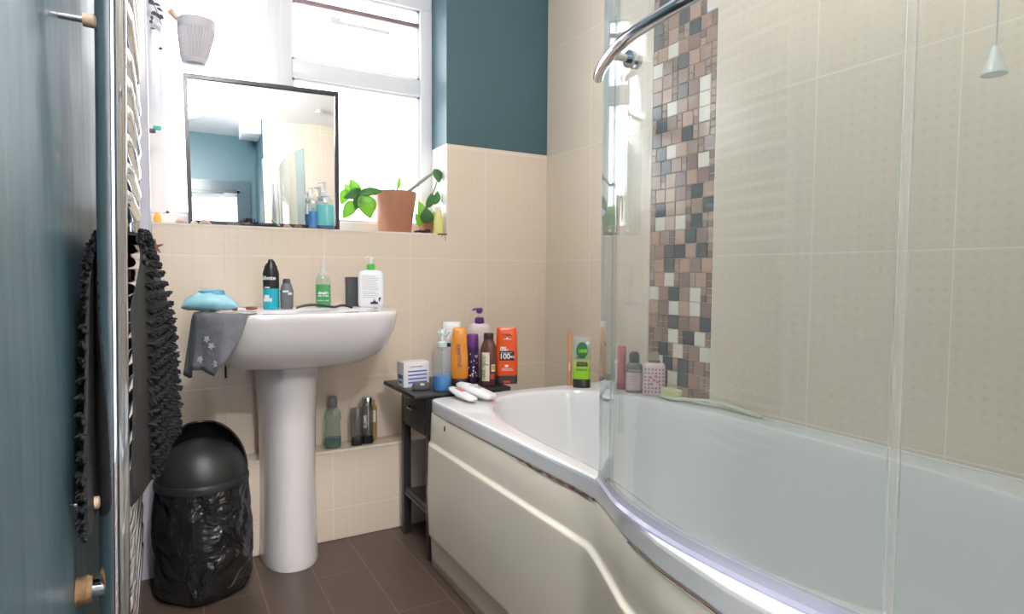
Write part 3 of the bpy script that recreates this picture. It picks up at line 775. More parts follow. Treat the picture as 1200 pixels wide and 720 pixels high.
t = stand('dark_box', 'dark grey upright box behind the white pump bottle on the basin', 'box', -.893, -.125, BZ, rz=.05)
MB().box(-.026, .020, -.015, .015, 0, .103, bev=.002).build('carton', 'darkgrey', t); MB().box(-.0265, .0205, -.0155, .0155, .083, .1035, bev=.002).build('carton_lid', 'darkgrey', t)

t = stand('lotion_pump_bottle', 'white rectangular lotion bottle with a green pump collar on the basin', 'bottle', -.848, -.185, BZ)
EL = (.044, .022, 5)
MB().prof([(0, .039, .018), (.004, .043, .021), (.015, .044, .022), (.108, .044, .022), (.120, .041, .020), (.126, .032, .016), (.129, .015, .013)], 48, 5).build('bottle_body', 'white', t)
MB().prof([(.128, .0145, .0145), (.130, .015, .015), (.148, .014, .014), (.151, .009, .009)], 24).build('pump_collar', 'green', t)
m = MB(); m.tube([(0, 0, .150), (0, 0, .166)], .005, 12); m.prof([(.164, .009, .008), (.172, .010, .008), (.176, .006, .006)], 16); m.tube([(0, 0, .171), (-.012, 0, .173), (-.020, 0, .168)], .0034, 8); m.build('pump_head', 'white', t)
textlines(t, EL, -.024, .030, .106, 8, .0065, hgt=.0011)
textlines(t, EL, -.028, .030, .052, 4, .006, hgt=.001)
q = MB(); patch(q, -.030, -.006, .060, .112, EL, lift=.0010); q.build('side_label', 'white_soft', t, smooth=0)
q = MB(); patch(q, -.002, .024, .010, .017, EL, lift=.0012); patch(q, .010, .013, .017, .028, EL, lift=.0012); patch(q, .006, .018, .017, .021, EL, lift=.0012)
for i, (a, c_) in enumerate([(.026, .036), (.029, .038), (.026, .031)]): patch(q, a, a+.004, c_-.012, c_-.004, EL, lift=.0012)
q.build('printed_symbols', 'navy', t, smooth=0)

# razor / dark comb lying in front
pts = [at(u_, v_, 'y', -.265) for u_, v_ in ((347, 361), (356, 358.5), (366, 357.5), (380, 358.5), (392, 360), (400, 358), (408, 359), (413, 362))]
o = MB().tube([(p.x, p.y, max(p.z, BZ+.004)) for p in catmull(pts, 4)], .004, 8).build('rubber_strap', 'black'); tag(o, 'dark curled strap lying along the back of the basin by the foam bottle', 'strap')
# wipes packet
wp = MB(); loops = []
P0 = Vector((-1.363, -.318, BZ))
for i in range(17):
    t_ = i/16; k = math.sin(PI*min(1, max(0, t_)))**.5 if 0 < t_ < 1 else 0
    x = -.074+.148*t_; lp = []
    hgt = .006+.058*k*(1-.2*t_); wid = .036+.014*k
    for j in range(20):
        a = 2*PI*j/20; lp.append((x, wid*math.cos(a), max(.0, .5*hgt+.5*hgt*math.sin(a)+.002*math.sin(i*1.7+j)*k)+.010*(1-k)))
    loops.append(lp)
wp.loft(loops, True, True, True)
t = thing('wipes_packet', 'pale blue soft pack of wipes on the left end of the basin', 'packet', (P0.x, P0.y, BZ+.004), -.12)
wp.build('film_pack', 'wipes', t, smooth=70)
MB().prof([(.046, .036, .020), (.0605, .034, .018), (.063, .026, .012)], 28, 2.5, c=(.004, -.008)).build('resealable_lid', 'wipes_lid', t)
q = MB(); q.prof([(.0632, .012, .006), (.0640, .011, .005)], 20, c=(.006, -.006)); q.build('lid_print', 'cream_label', t)
# grey cloth draped over basin corner
t = thing('grey_cloth', 'grey sheer floral cloth hanging over the left corner of the basin', 'cloth', (0, 0, 0))
cl = MB(); G = []
def edge_pt(s):
    """walk round the left front corner of the basin rim, s in 0..1"""
    ang = PI+.22+ s*.82
    ca, sa = math.cos(ang), math.sin(ang); e = 4.4 if sa < 0 else 14
    k = (abs(ca)**4.4+abs(sa)**4.4)**(-1/4.4); return Vector((bx+.2925*ca*k, -.2465+.2435*sa*k))
NS = 36
prof_d = [(-.055, .0), (-.035, .0), (-.015, .0), (.003, -.0015), (.008, -.010)] + [(.012+.0016*i, -.025-.0165*i) for i in range(10)]
for i in range(NS+1):
    s = i/NS; p = edge_pt(s); cc = Vector((bx, -.26)); n = (p-cc).normalized()
    hang = .150*(1-.12*s) if s < .74 else .150*.91*max(0, 1-(s-.74)/.26)**.7
    hang = .022+hang*(1+.10*math.sin(s*9)); row = []
    for k, (off, dz) in enumerate(prof_d):
        f_ = .008*math.sin(s*16+1)*max(0, (k-5)/10)+.003*math.sin(s*41)*max(0, (k-5)/10)
        inn = off if off > 0 else off*(1-.3*s)
        q = p+n*(inn+f_+.002)
        z = BZ+.003+(dz*hang/.17 if dz < 0 else 0)
        if off < 0: z += .0015*math.sin(k*3+i*.9)
        row.append((q.x, q.y, z))
    G.append(row)
cl.loft(G, False, False, False); o = cl.build('cloth_sheet', 'cloth', t, smooth=80)
md = o.modifiers.new('thick', 'SOLIDIFY'); md.thickness = .0014
for (s, k) in ((.70, 9.5), (.76, 12.0), (.58, 12), (.64, 8)):
    fl = MB()
    i = int(s*NS); kk = int(k); a = Vector(G[i][kk]); c_ = Vector(G[i+1][kk]); d_ = Vector(G[i][kk+1]); nrm = (c_-a).cross(d_-a).normalized()
    if nrm.y > 0: nrm = -nrm
    uu = (c_-a).normalized(); vv = nrm.cross(uu); ctr = a+nrm*.0022; vs = []
    for w_ in range(40):
        an = w_*2*PI/40; r_ = .010*(.75+.25*math.cos(5*an)); vs.append(ctr+(uu*math.cos(an)+vv*math.sin(an))*r_)
    fl.loft([vs, [q-nrm*.002 for q in vs]], True, True, True)
    fl.build('flower_print', 'clothflower', t)
# small red brush and brown brush
p = at(281, 362, 'y', -.33)
t = thing('makeup_brush', 'short brush with a red tip and white handle beside the wipes packet', 'brush', (p.x, p.y, BZ+.006), .3)
MB().tube([(-.010, 0, .003), (.016, 0, .0)], .0055, 12).build('handle', 'white_soft', t); MB().tube([(-.010, 0, .003), (-.020, 0, .008), (-.024, 0, .010)], .007, 12, radii=[.006, .008, .004]).build('tip', 'red', t)
p = at(294, 361, 'y', -.27)
t = thing('nail_brush', 'small brown wooden brush lying on the basin beside the wipes packet', 'brush', (p.x, p.y, BZ+.004), -.2)
MB().sphere((0, 0, .004), .020, .010, .0055, 16).build('brush_back', 'brownwood', t); MB().tube([(-.018, 0, .004), (-.032, 0, .004)], .003, 8, radii=[.0035, .002]).build('handle', 'brownwood', t)

# -- on the ledge under the window wall
LZ = .329
t = stand('shampoo_bottle', 'clear squared bottle with green liquid on the low ledge beside the pedestal', 'bottle', -.957, -.065, LZ)
MB().prof([(0, .026, .020), (.004, .029, .022), (.045, .030, .022), (.055, .027, .020), (.095, .027, .020), (.105, .030, .022), (.128, .029, .022), (.140, .020, .018), (.145, .014, .014)], 40, 3.4, cap1=False).build('bottle_body', 'bottle_green', t)
MB().prof([(.003, .027, .020), (.035, .0275, .0205)], 32, 3.4).build('liquid', pm('dark_green_liquid', (64, 118, 104), .2), t)
MB().prof([(.145, .0155, .0155), (.148, .017, .017), (.182, .016, .016), (.186, .013, .013)], 24).build('bottle_cap', 'greyplastic', t)
t = stand('tall_vial', 'slim clear bottle standing upside down on a black cap on the ledge', 'bottle', -.874, -.082, LZ)
MB().prof([(0, .018, .012), (.002, .020, .014), (.028, .020, .014), (.030, .019, .013)], 28, 3).build('bottle_cap', 'ink', t)
MB().prof([(.030, .021, .015), (.036, .0225, .016), (.125, .0225, .016), (.136, .020, .014), (.139, .015, .010)], 28, 3.2).build('bottle_body', 'bottle_grey', t)
t = stand('chrome_cap_bottle', 'dark tube bottle with a chrome cap on the ledge nearest the table', 'bottle', -.832, -.072, LZ)
MB().prof([(0, .021, .016), (.002, .022, .017), (.030, .022, .017)], 28, 3).build('dark_base', 'ink', t)
MB().prof([(.030, .022, .017), (.138, .022, .017), (.144, .018, .015)], 28, 3).build('bottle_body', 'bottle_grey', t)
MB().prof([(.143, .019, .016), (.145, .020, .017), (.170, .020, .017), (.173, .018, .015)], 28, 2.6).build('bottle_cap', 'chrome', t)
text('label_text', 'ELEMIS', .016, 'whiteink', t, x=-.006, z=.085, y=-.0178, rot=PI/2, bold=.0003)
t = stand('amber_flask', 'flat gold coloured bottle half hidden behind the chrome capped bottle', 'bottle', -.802, -.038, LZ)
MB().prof([(0, .014, .010), (.003, .017, .012), (.125, .017, .012), (.135, .010, .010), (.150, .010, .010)], 24, 3).build('bottle_body', pm('amber_liquid_bottle', (178, 140, 80), .2), t)
q = MB(); patch(q, -.012, .013, .070, .115, (.017, .012, 3)); q.build('label_panel', 'cream_label', t, smooth=0)

# -- on the side table
def oval_bottle(t, rows, mat, e=2.4, n=36, name='bottle_body', cap1=True): return MB().prof(rows, n, e, cap1=cap1).build(name, mat, t)
t = stand('medicine_box', 'white carton with blue printed stripes on the left of the black table', 'box', -.722, -.262, TZ, rz=face(-.71, -.26)+.42)
MB().box(-.046, .050, -.028, .032, 0, .086, bev=.0012).build('carton', 'white_soft', t)
q = MB()
for i in range(4): q.box(-.030, .040, -.0288, -.0278, .052-.013*i, .0565-.013*i)
q.box(-.0468, -.0458, -.014, .016, .012, .020); q.box(-.0468, -.0458, -.018, .020, .028, .042)
q.build('blue_stripes', 'bluepaint', t, smooth=0)
text('label_text', 'CONTACT LENSES', .0055, 'navy', t, z=.070, x=.0, y=-.0285)
t = thing('pill_organiser', 'small grey plastic case in front of the blue striped carton', 'case', (-.722, -.345, TZ+.0005), face(-.72, -.34)+.1)
MB().prof([(0, .030, .020), (.004, .033, .022), (.014, .031, .020), (.022, .024, .014, 0, .004)], 28, 3.5).build('case_body', 'darkgrey', t); MB().box(-.006, .008, -.022, -.010, .016, .022, bev=.002).build('case_label', 'white_soft', t)
o = MB().prof([(0, .009, .009), (.006, .009, .009), (.009, .006, .006)], 16).build('clear_cap', 'bottle_clear', loc=(-.762, -.338, TZ+.0004)); tag(o, 'tiny clear cap at the left edge of the table beside the grey case', 'cap')

t = stand('gel_pump_bottle', 'clear pump bottle with bright blue liquid at the front of the table', 'bottle', -.6655, -.392, TZ)
r = .033
MB().prof([(0, r-.002, r-.002), (.003, r, r), (.120, r, r), (.134, r*.86, r*.86), (.143, r*.55, r*.55), (.150, .014, .014)], 36, cap1=False).build('bottle_body', 'bottle_clear', t)
MB().prof([(.002, r-.003, r-.003), (.004, r-.0015, r-.0015), (.052, r-.0015, r-.0015)], 36).build('liquid', 'blue_liq', t)
MB().tube([(0, 0, .05), (0, 0, .15)], .003, 8).build('dip_tube', 'bottle_clear', t)
MB().prof([(.148, .016, .016), (.150, .0165, .0165), (.163, .016, .016), (.166, .012, .012)], 24).build('pump_collar', pm('pale_mint_plastic', (206, 222, 216), .35), t)
m = MB(); m.tube([(0, 0, .165), (0, 0, .195)], .0065, 12); m.prof([(.192, .013, .013), (.203, .014, .014), (.207, .012, .012)], 20); m.tube([(0, 0, .199), (-.010, -.010, .199), (-.014, -.016, .196)], .004, 8); m.build('pump_head', pm('pale_mint_cap', (206, 222, 216), .35), t)

t = stand('tall_white_bottle', 'tall white bottle with a navy band behind the amber shampoo bottle', 'bottle', -.560, -.235, TZ)
oval_bottle(t, [(0, .030, .020), (.004, .033, .022), (.150, .035, .022), (.205, .034, .018), (.215, .033, .012), (.218, .031, .009)], 'white_soft', 3)
q = MB(); patch(q, -.033, -.004, .128, .142, (.0345, .022, 3)); q.build('navy_band', 'navy', t, smooth=0)
q = MB()
for i in range(3): patch(q, -.022+.004*i, -.017+.004*i, .165+.006*i, .170+.006*i, (.0345, .020, 3), lift=.002)
q.build('printed_symbols', 'greyink', t, smooth=0)

t = stand('amber_shampoo_bottle', 'amber orange shampoo bottle on a dark cap, between blue gel and purple can', 'bottle', -.571, -.325, TZ)
oval_bottle(t, [(0, .027, .018), (.002, .029, .020), (.022, .029, .020), (.024, .028, .019)], 'darkbrown', 3, name='bottle_cap')
oval_bottle(t, [(.024, .030, .020), (.030, .0325, .022), (.10, .031, .021), (.16, .027, .018), (.195, .0235, .014), (.203, .020, .010), (.205, .016, .007)], 'amber', 2.8)
text('brand_lettering', 'PANTENE', .019, 'navy', t, x=-.002, z=.105, y=-.0222, rot=-PI/2+.05)
q = MB(); patch(q, -.016, .014, .050, .0512, (.0325, .022, 2.8)); q.build('label_line', 'gold', t, smooth=0)
t = stand('purple_spray_can', 'purple aerosol can with printed flowers behind the brown bottle', 'can', -.507, -.300, TZ)
MB().prof([(0, .021, .021), (.002, .0225, .0225), (.125, .0225, .0225), (.130, .021, .021)], 32).build('can_body', 'purple_dark', t)
MB().prof([(.130, .022, .022), (.172, .0215, .0215), (.177, .018, .018)], 32).build('can_cap', 'purple', t)
rr = random.Random(4); q = MB()
for _ in range(22):
    a = rr.uniform(-.017, .017); z = rr.uniform(.015, .11); patch(q, a, a+.004, z, z+.005, (.0225, .0225, 2), n=2)
q.build('floral_print', 'cream_label', t, smooth=0)
t = stand('pink_pump_bottle', 'pale pink bottle with a tall purple pump at the back of the table', 'bottle', -.437, -.215, TZ)
oval_bottle(t, [(0, .038, .024), (.004, .041, .026), (.180, .041, .026), (.196, .038, .024), (.204, .028, .018), (.207, .016, .015)], 'palepink', 3.4)
MB().prof([(.206, .0165, .0165), (.209, .018, .018), (.228, .017, .017), (.232, .010, .010)], 24).build('pump_collar', 'purple', t)
m = MB(); m.tube([(0, 0, .232), (0, 0, .247)], .0045, 10); m.build('pump_stem', 'palepink', t)
m = MB(); m.prof([(.245, .008, .008), (.252, .012, .010), (.262, .013, .010), (.266, .010, .008)], 20); m.tube([(0, 0, .259), (-.018, 0, .262), (-.026, 0, .256)], .004, 10); m.build('pump_head', 'purple', t)
t = stand('brown_hair_bottle', 'glossy brown bottle with a cream label between purple can and orange bottle', 'bottle', -.478, -.372, TZ)
MB().prof([(0, .026, .022), (.004, .0285, .024), (.125, .0285, .024), (.140, .026, .022), (.158, .018, .017), (.163, .0165, .0165)], 36, 2.6).build('bottle_body', 'brown', t)
MB().prof([(.162, .017, .017), (.163, .0185, .0185), (.182, .018, .018), (.185, .016, .016)], 28).build('bottle_cap', 'darkbrown', t)
EL = (.0285, .024, 2.6)
q = MB(); patch(q, -.023, .003, .016, .118, EL); patch(q, .010, .023, .050, .075, EL); q.build('label_panel', 'cream_label', t, smooth=0)
text('brand_lettering', 'GARNIER', .0048, 'ink', t, x=-.010, z=.074, ell=EL, bold=.0002)
text('label_text', 'HAIR FOOD', .016, 'leafgreen', t, x=-.016, z=.066, y=-.0252, rot=PI/2)
q = MB(); patch(q, .006, .020, .022, .042, EL, lift=.0009); q.build('fruit_print', 'red', t, smooth=0)
q = MB(); patch(q, .012, .022, .056, .072, EL, lift=.0010); q.build('gold_print', 'gold', t, smooth=0)
t = stand('orange_shower_gel', 'bright orange shower gel bottle numbered 100 at the right end of the table', 'bottle', -.408, -.378, TZ+.0)
EL = (.0395, .022, 4)
MB().prof([(0, .036, .020), (.002, .039, .0225), (.030, .0395, .0225), (.031, .038, .021)], 44, 4).build('bottle_cap', pm('charcoal_cap', (60, 58, 66), .35), t)
MB().prof([(.031, .039, .022), (.034, .0398, .0222), (.095, .0395, .022), (.160, .0375, .020), (.196, .0360, .016), (.202, .034, .012)], 44, 4).build('bottle_body', 'orange', t)
q = MB(); patch(q, -.025, .027, .086, .119, EL, lift=.0006); q.build('black_label', pm('black_label', (52, 30, 34), .35), t, smooth=0)
text('big_number', '100', .027, 'whiteink', t, x=-.006, z=.100, y=-.0236, bold=.0006, sx=.95); text('big_number', 'MG', .012, 'whiteink', t, x=.0200, z=.0985, y=-.0236, bold=.0002)
text('label_text', 'HYDRA ENERGETIC', .0045, 'whiteink', t, x=0, z=.113, y=-.0236); text('brand_lettering', 'MEN', .010, 'whiteink', t, x=-.012, z=.131, y=-.0232, bold=.0006); text('brand_lettering', 'EXPERT', .0085, 'whiteink', t, x=-.008, z=.123, y=-.0233, bold=.0005)
q = MB(); patch(q, -.012, .016, .161, .163, EL, lift=-.001); patch(q, -.002, .006, .163, .168, EL, lift=-.0012); patch(q, -.006, .006, .062, .070, EL); patch(q, -.018, .024, .050, .0515, EL); patch(q, -.018, .022, .056, .0572, EL); q.build('printed_symbols', 'whiteink', t, smooth=0)
text('brand_lettering', "L'OREAL", .009, 'ink', t, x=0, z=.178, y=-.0195, bold=.0003)
q = MB(); patch(q, -.012, .014, .006, .013, EL, lift=.0012); q.build('flip_tab', 'orange', t, smooth=0)
# ribbed white cap
o = MB().prof([(0, .018, .011), (.008, .018, .011), (.012, .014, .008)], 24, 3).build('bottle_lid', 'white_soft', loc=(-.555, -.405, TZ+.0004)); tag(o, 'loose flat white lid on the table behind the two white tubes', 'lid')
# two tubes lying on the bath corner
def lying_tube(name, label, p, q, r0, stripe):
    p = Vector(p); q = Vector(q); d = q-p; t = thing(name, label, 'tube', p, 0)
    ang = math.atan2(d.y, d.x); L_ = math.hypot(d.x, d.y); t.rotation_euler = (0, -math.atan2(d.z, L_), ang)
    Ln = d.length; rows_ = []
    for k in range(13):
        s = k/12; w_ = r0*(.55+.45*min(1, s*2.2)) if s < .5 else r0; hh = r0*.62*(.6+.4*math.sin(PI*min(1, s*1.1)))
        end = min(1, (s*12+.35)/1.2, ((1-s)*12+.35)/1.2)**.5
        rows_.append([(Ln*s, w_*end*math.cos(2*PI*j/24), hh*end*math.sin(2*PI*j/24)) for j in range(24)])
    MB().loft(rows_, True, True, True).build('tube_body', 'white', t, smooth=70)
    return t, Ln
z0 = .5565+.012
t, Ln = lying_tube('roll_on_tube', 'small white tube with a red patch lying on the bath corner', (-.664, -.455, .585), (-.645, -.600, z0), .0195, 0)
q = MB().box(Ln*.30, Ln*.58, -.009, .008, .0112, .0126, bev=.0004); q.build('red_label', pm('rose_label', (214, 120, 118), .4), t)
t, Ln = lying_tube('white_lotion_tube', 'larger white bottle with grey lettering lying on the bath corner', (-.625, -.430, .590), (-.585, -.610, z0+.005), .0275, 0)
q = MB()
for i in range(5): q.box(Ln*(.42+.06*i), Ln*(.435+.06*i), -.012, .012*random.uniform(.3, 1), .0164, .0174)
q.build('grey_lettering', 'greyink', t)
t2 = MB().tube([(Ln*.12, 0, 0), (Ln*.20, 0, 0)], .0125, 20); 

# -- at the back corner of the bath
RZ_ = .5565
t = stand('bamboo_toothbrush', 'thin bamboo stick standing upright in the corner of the bath rim', 'stick', -.198, -.474, RZ_)
MB().prof([(0, .0085, .0045), (.08, .0085, .0045), (.12, .0075, .0045), (.18, .008, .0045), (.200, .007, .004), (.203, .004, .003)], 16, 3, ).build('handle', 'wood', t)
q = MB(); q.box(-.0015, .0015, -.0052, -.0044, .055, .085); q.build('printed_mark', 'whiteink', t, smooth=0)
t = stand('lime_shower_tube', 'lime green and grey tube of shower gel standing on its dark cap on the bath', 'tube', -.178, -.522, RZ_)
MB().prof([(0, .030, .016), (.002, .0315, .017), (.030, .0315, .017), (.031, .030, .016)], 36, 3).build('tube_cap', pm('dark_green_cap', (40, 48, 40), .35), t)
rowsb = [(.031, .031, .0165), (.070, .0315, .0165)]
MB().prof(rowsb, 36, 3, cap0=True, cap1=False).build('tube_base', 'lime', t)
MB().prof([(.070, .0315, .0165), (.100, .0315, .0155)], 36, 3, cap0=False, cap1=False).build('tube_middle', pm('pale_lime_plastic', (178, 204, 110), .3), t)
MB().prof([(.100, .0315, .0155), (.150, .0318, .010), (.178, .032, .003), (.182, .032, .0015)], 36, 3, cap0=False).build('tube_top', pm('clear_grey_tube', (176, 178, 168), .25), t)
q = MB(); lf = []
for k in range(24):
    a = 2*PI*k/24; x = .021*math.cos(a)*(1 if abs(math.cos(a)) > .0 else 1); z = .132+.028*math.sin(a)*(1+.15*math.sin(a)); lf.append((x, z))
yy = lambda z: -(.0160 if z < .1 else (.0160-(z-.1)*.11 if z < .15 else .0105-(z-.15)*.25))-.0012
q.loft([[(x, yy(z), z) for x, z in lf], [(x, yy(z)+.003, z) for x, z in lf]], True, True, True); q.build('leaf_print', 'leafgreen', t, smooth=0)
def slanted(name, s, size, mat, x, z, **k):
    o = text(name, s, size, mat, t, x=x, z=z, y=0, **k)
    for v_ in o.data.vertices: v_.co.y += yy(v_.co.z)-.0008
    return o
slanted('product_lettering', 'LIME', .015, 'lime', .003, .132, bold=.0009)
slanted('label_text', 'BIG ZINGY', .007, 'ink', -.004, .108, bold=.0003)
slanted('brand_lettering', 'ORIGINAL', .0085, 'ink', .001, .090, bold=.0005); slanted('brand_lettering', 'SOURCE', .0105, 'ink', .001, .081, bold=.0006)
slanted('label_text', 'SHOWER GEL', .0065, 'leafgreen', 0, .064, bold=.0002)
q = MB().sphere((.020, yy(.160)-.0002, .160), .006, .0008, .006, 12); q.build('round_badge', 'whiteink', t)
t = stand('red_tube', 'coral red tube on the bath rim, leftmost of the bottles behind the glass', 'tube', -.070, -.612, RZ_)
MB().prof([(0, .014, .012), (.003, .0155, .013), (.10, .0155, .012), (.150, .0155, .003), (.153, .0155, .0015)], 24, 2.6).build('tube_body', 'pinkred', t)
MB().prof([(-.0001, .0162, .0137), (.022, .0162, .0137)], 24, 2.6).build('tube_cap', pm('red_cap', (150, 62, 64), .35), t)
t = stand('dark_cap_bottle', 'bottle with a dark flip cap and pale pink label behind the glass screen', 'bottle', -.074, -.684, RZ_)
MB().prof([(0, .025, .018), (.003, .028, .021), (.092, .028, .021), (.100, .023, .019), (.104, .016, .015)], 32, 2.8).build('bottle_body', pm('slate_plastic', (92, 100, 104), .3), t)
MB().prof([(.103, .017, .016), (.105, .018, .017), (.128, .018, .017), (.138, .014, .012), (.141, .008, .008)], 24).build('flip_cap', pm('dark_slate_cap', (58, 70, 72), .35), t)
q = MB(); patch(q, -.026, .026, .010, .070, (.028, .021, 2.8)); q.build('label_panel', pm('dusty_pink_label', (206, 178, 182), .45), t, smooth=0)
q = MB(); patch(q, -.026, .026, .074, .082, (.028, .021, 2.8)); q.build('silver_band', 'chrome_dull', t, smooth=0)
q = MB()
for i in range(4): patch(q, -.016, .012, .030+.009*i, .032+.009*i, (.028, .021, 2.8), lift=.0011)
q.build('fine_print', 'greyink', t, smooth=0)
t = stand('patterned_bottle', 'wide pink patterned bottle with a stubby neck behind the glass screen', 'bottle', -.044, -.752, RZ_)
EL = (.037, .024, 4)
MB().prof([(0, .033, .021), (.004, .037, .024), (.098, .037, .024), (.106, .034, .022), (.110, .022, .018)], 40, 4).build('bottle_body', pm('blush_plastic', (220, 196, 200), .3), t)
MB().prof([(.109, .019, .017), (.118, .018, .016)], 24).build('neck_ring', 'bottle_grey', t)
MB().prof([(.118, .015, .015), (.142, .014, .014), (.146, .011, .011)], 24).build('bottle_cap', pm('olive_cap', (150, 138, 104), .45), t)
q = MB()
for i in range(6):
    for j in range(7):
        if 1 < i < 4 and 1 < j < 5: continue
        x = -.029+.0117*i; z = .014+.0125*j; patch(q, x-.003, x+.003, z-.003, z+.003, EL, lift=.0007, n=3)
q.build('dotted_pattern', pm('mauve_dots', (150, 110, 128), .5), t, smooth=0)
q = MB()
for (x, z) in ((-.010, .062), (.006, .066), (.012, .048), (-.008, .040), (.0, .053)): patch(q, x-.005, x+.005, z-.004, z+.004, EL, lift=.0009, n=3)
q.build('flower_print', 'pinkprint', t, smooth=0)
# long bath brush on the rim
t = thing('bath_brush', 'long handled bath brush with cream bristles lying on the bath rim', 'brush', (0, 0, 0))
P = [(-.056, -.815, .566), (-.052, -.86, .567), (-.040, -.92, .570), (-.032, -.97, .576), (-.027, -1.02, .578), (-.024, -1.07, .573), (-.022, -1.12, .567), (-.020, -1.165, .564)]
P = [tuple(q) for q in catmull(P, 4)]; R = []
for i in range(len(P)):
    s = i/(len(P)-1); R.append(.012 if s < .14 else (.0055 if s < .5 else .0075+.001*math.sin((s-.5)*6)))
rows_ = []
for i, (x, y, z) in enumerate(P):
    s = i/(len(P)-1); w_ = .020*math.sin(PI*min(1, max(.12, (s+.05)/.4)))**.6 if s < .2 else .0075+.004*math.sin(PI*max(0, (s-.3)/.75)) if s < .97 else .006
    rows_.append([(x+w_*math.cos(2*PI*j/14), y, z+.0045*math.sin(2*PI*j/14)) for j in range(14)])
MB().loft(rows_, True, True, True).build('handle', 'pearl', t, smooth=70)
br = MB(); br.prof([(.5715, .018, .036), (.578, .020, .040), (.590, .020, .040), (.592, .018, .038)], 28, 3, c=(-.052, -.842)); br.build('bristles', 'bristle', t)
MB().prof([(.560, .018, .042), (.566, .022, .046), (.5717, .020, .042)], 28, 2.6, c=(-.052, -.842)).build('brush_head', 'pearl', t)

# ================================================================== WINDOW SILL
SZ = SILL+.0025
# mirror
mir = thing('mirror', 'black framed rectangular mirror leaning against the window on the sill', 'mirror', (0, 0, 0))
bl = Vector((-1.4046, .050, 1.1252)); brt = Vector((-.9000, .050, 1.1252))
tl = Vector((-1.4110, .094, 1.6370)); tr_ = Vector((-.8880, .094, 1.6500))
def mpt(a, c_, d=0):
    p = bl*(1-a)*(1-c_)+brt*a*(1-c_)+tl*(1-a)*c_+tr_*a*c_
    return p+Vector((0, -.9963, .086))*d
def mbar(mb, a0, a1, c0, c1, d0, d1):
    L = [[mpt(a0, c0, d), mpt(a1, c0, d), mpt(a1, c1, d), mpt(a0, c1, d)] for d in (d0, d1)]; mb.loft(L, True, True, True)
fb = MB(); ta, tc = .026, .026
mbar(fb, 0, ta, 0, 1, -.008, .010); mbar(fb, 1-ta, 1, 0, 1, -.008, .010); mbar(fb, ta, 1-ta, 0, tc, -.008, .010); mbar(fb, ta, 1-ta, 1-tc, 1, -.008, .010)
mbar(fb, 0.01, .99, .01, .99, -.008, -.004)
fb.build('mirror_frame', 'black_frame', mir, smooth=0)
g = MB(); mbar(g, ta*.9, 1-ta*.9, tc*.9, 1-tc*.9, -.003, .002); g.build('mirror_glass', 'mirror', mir, smooth=0)

t = stand('hand_soap_pump', 'clear pump bottle of turquoise hand soap in front of the mirror', 'bottle', -.958, .015, SZ)
r = .033
MB().prof([(0, r-.002, .022), (.003, r, .024), (.085, r, .024), (.105, r*.86, .021), (.117, r*.5, .016), (.121, .014, .014)], 36, 2.6, cap1=False).build('bottle_body', 'bottle_clear', t)
MB().prof([(.004, r-.0015, .0225), (.088, r-.0015, .0225)], 36, 2.6).build('liquid', 'teal_liq', t)
MB().prof([(.0025, r-.0012, .0228), (.012, r-.0012, .0228)], 36, 2.6).build('bottle_base', pm('deep_blue_base', (30, 84, 130), .3), t)
pump_head(t, .120, .014, 'white', h=.055, reach=.026)
t = stand('mouthwash_bottle', 'slim pump bottle of deep blue liquid left of the turquoise soap', 'bottle', -1.002, .016, SZ)
MB().prof([(0, .014, .013), (.002, .016, .014), (.088, .016, .014), (.105, .012, .012), (.110, .008, .008)], 28, 2.4, cap1=False).build('bottle_body', 'bottle_clear', t)
MB().prof([(.003, .0145, .0125), (.062, .0145, .0125)], 28, 2.4).build('liquid', 'blue_liq', t)
pump_head(t, .110, .009, 'white', h=.040, reach=.016)

def leaf(par, base, tip, w, mat='leaf', droop=.15, name='leaf', n=10, up=Vector((0, -1, 0))):
    b_ = Vector(base); e = Vector(tip); w *= 1.2 if w > .009 else 1; d = e-b_; ln = d.length; ax = d.normalized(); sd = ax.cross(up).normalized(); nm = sd.cross(ax)
    L = []
    for i in range(n+1):
        s = i/n; c = b_+d*s+nm*(ln*droop*math.sin(PI*s)); ww = w*math.sin(PI*min(.985, max(.02, s**.8)))**.75
        L.append([c-sd*ww+nm*ww*.25, c-sd*ww*.5+nm*ww*.05, c, c+sd*ww*.5+nm*ww*.05, c+sd*ww+nm*ww*.25])
    mb = MB(); mb.loft(L, False, False, False); o = mb.build(name, mat, par, smooth=80, recalc=False)
    md = o.modifiers.new('thick', 'SOLIDIFY'); md.thickness = .0012; return o
def P2(u_, v_, y): return at(u_, v_, 'y', y)
t = thing('potted_plant', 'round leaved plant in a large terracotta pot on the sill', 'plant', (0, 0, 0))
pc = (-.672, .072)
MB().prof([(SZ, .062, .062), (SZ+.004, .064, .064), (SZ+.13, .082, .082), (SZ+.152, .085, .085), (SZ+.162, .085, .085), (SZ+.162, .078, .078), (SZ+.135, .076, .076)], 48, c=pc, cap1=False).build('plant_pot', 'terracotta', t)
MB().prof([(SZ+.130, .078, .078), (SZ+.140, .077, .077)], 32, c=pc).build('soil', 'soil', t)
cr = Vector((pc[0]-.02, pc[1], SZ+.15))
for (u0, v0, u1, v1, w_, y0, mt) in ((418, 232, 411, 210, .020, .06, 'leaf'), (425, 224, 403, 232, .016, .05, 'leaf_dark'), (420, 226, 448, 224, .013, .02, 'leaf_dark'), (421, 227, 417, 246, .019, .03, 'leaf_dark'), (424, 228, 434, 256, .030, .02, 'leaf'), (414, 236, 402, 256, .020, .05, 'leaf'), (405, 222, 400, 240, .016, .09, 'leaf'), (466, 222, 468, 207, .008, .07, 'leaf'), (412, 228, 404, 216, .016, .10, 'leaf')):
    leaf(t, P2(u0, v0, y0), P2(u1, v1, y0-.005), w_, mt)
st = MB()
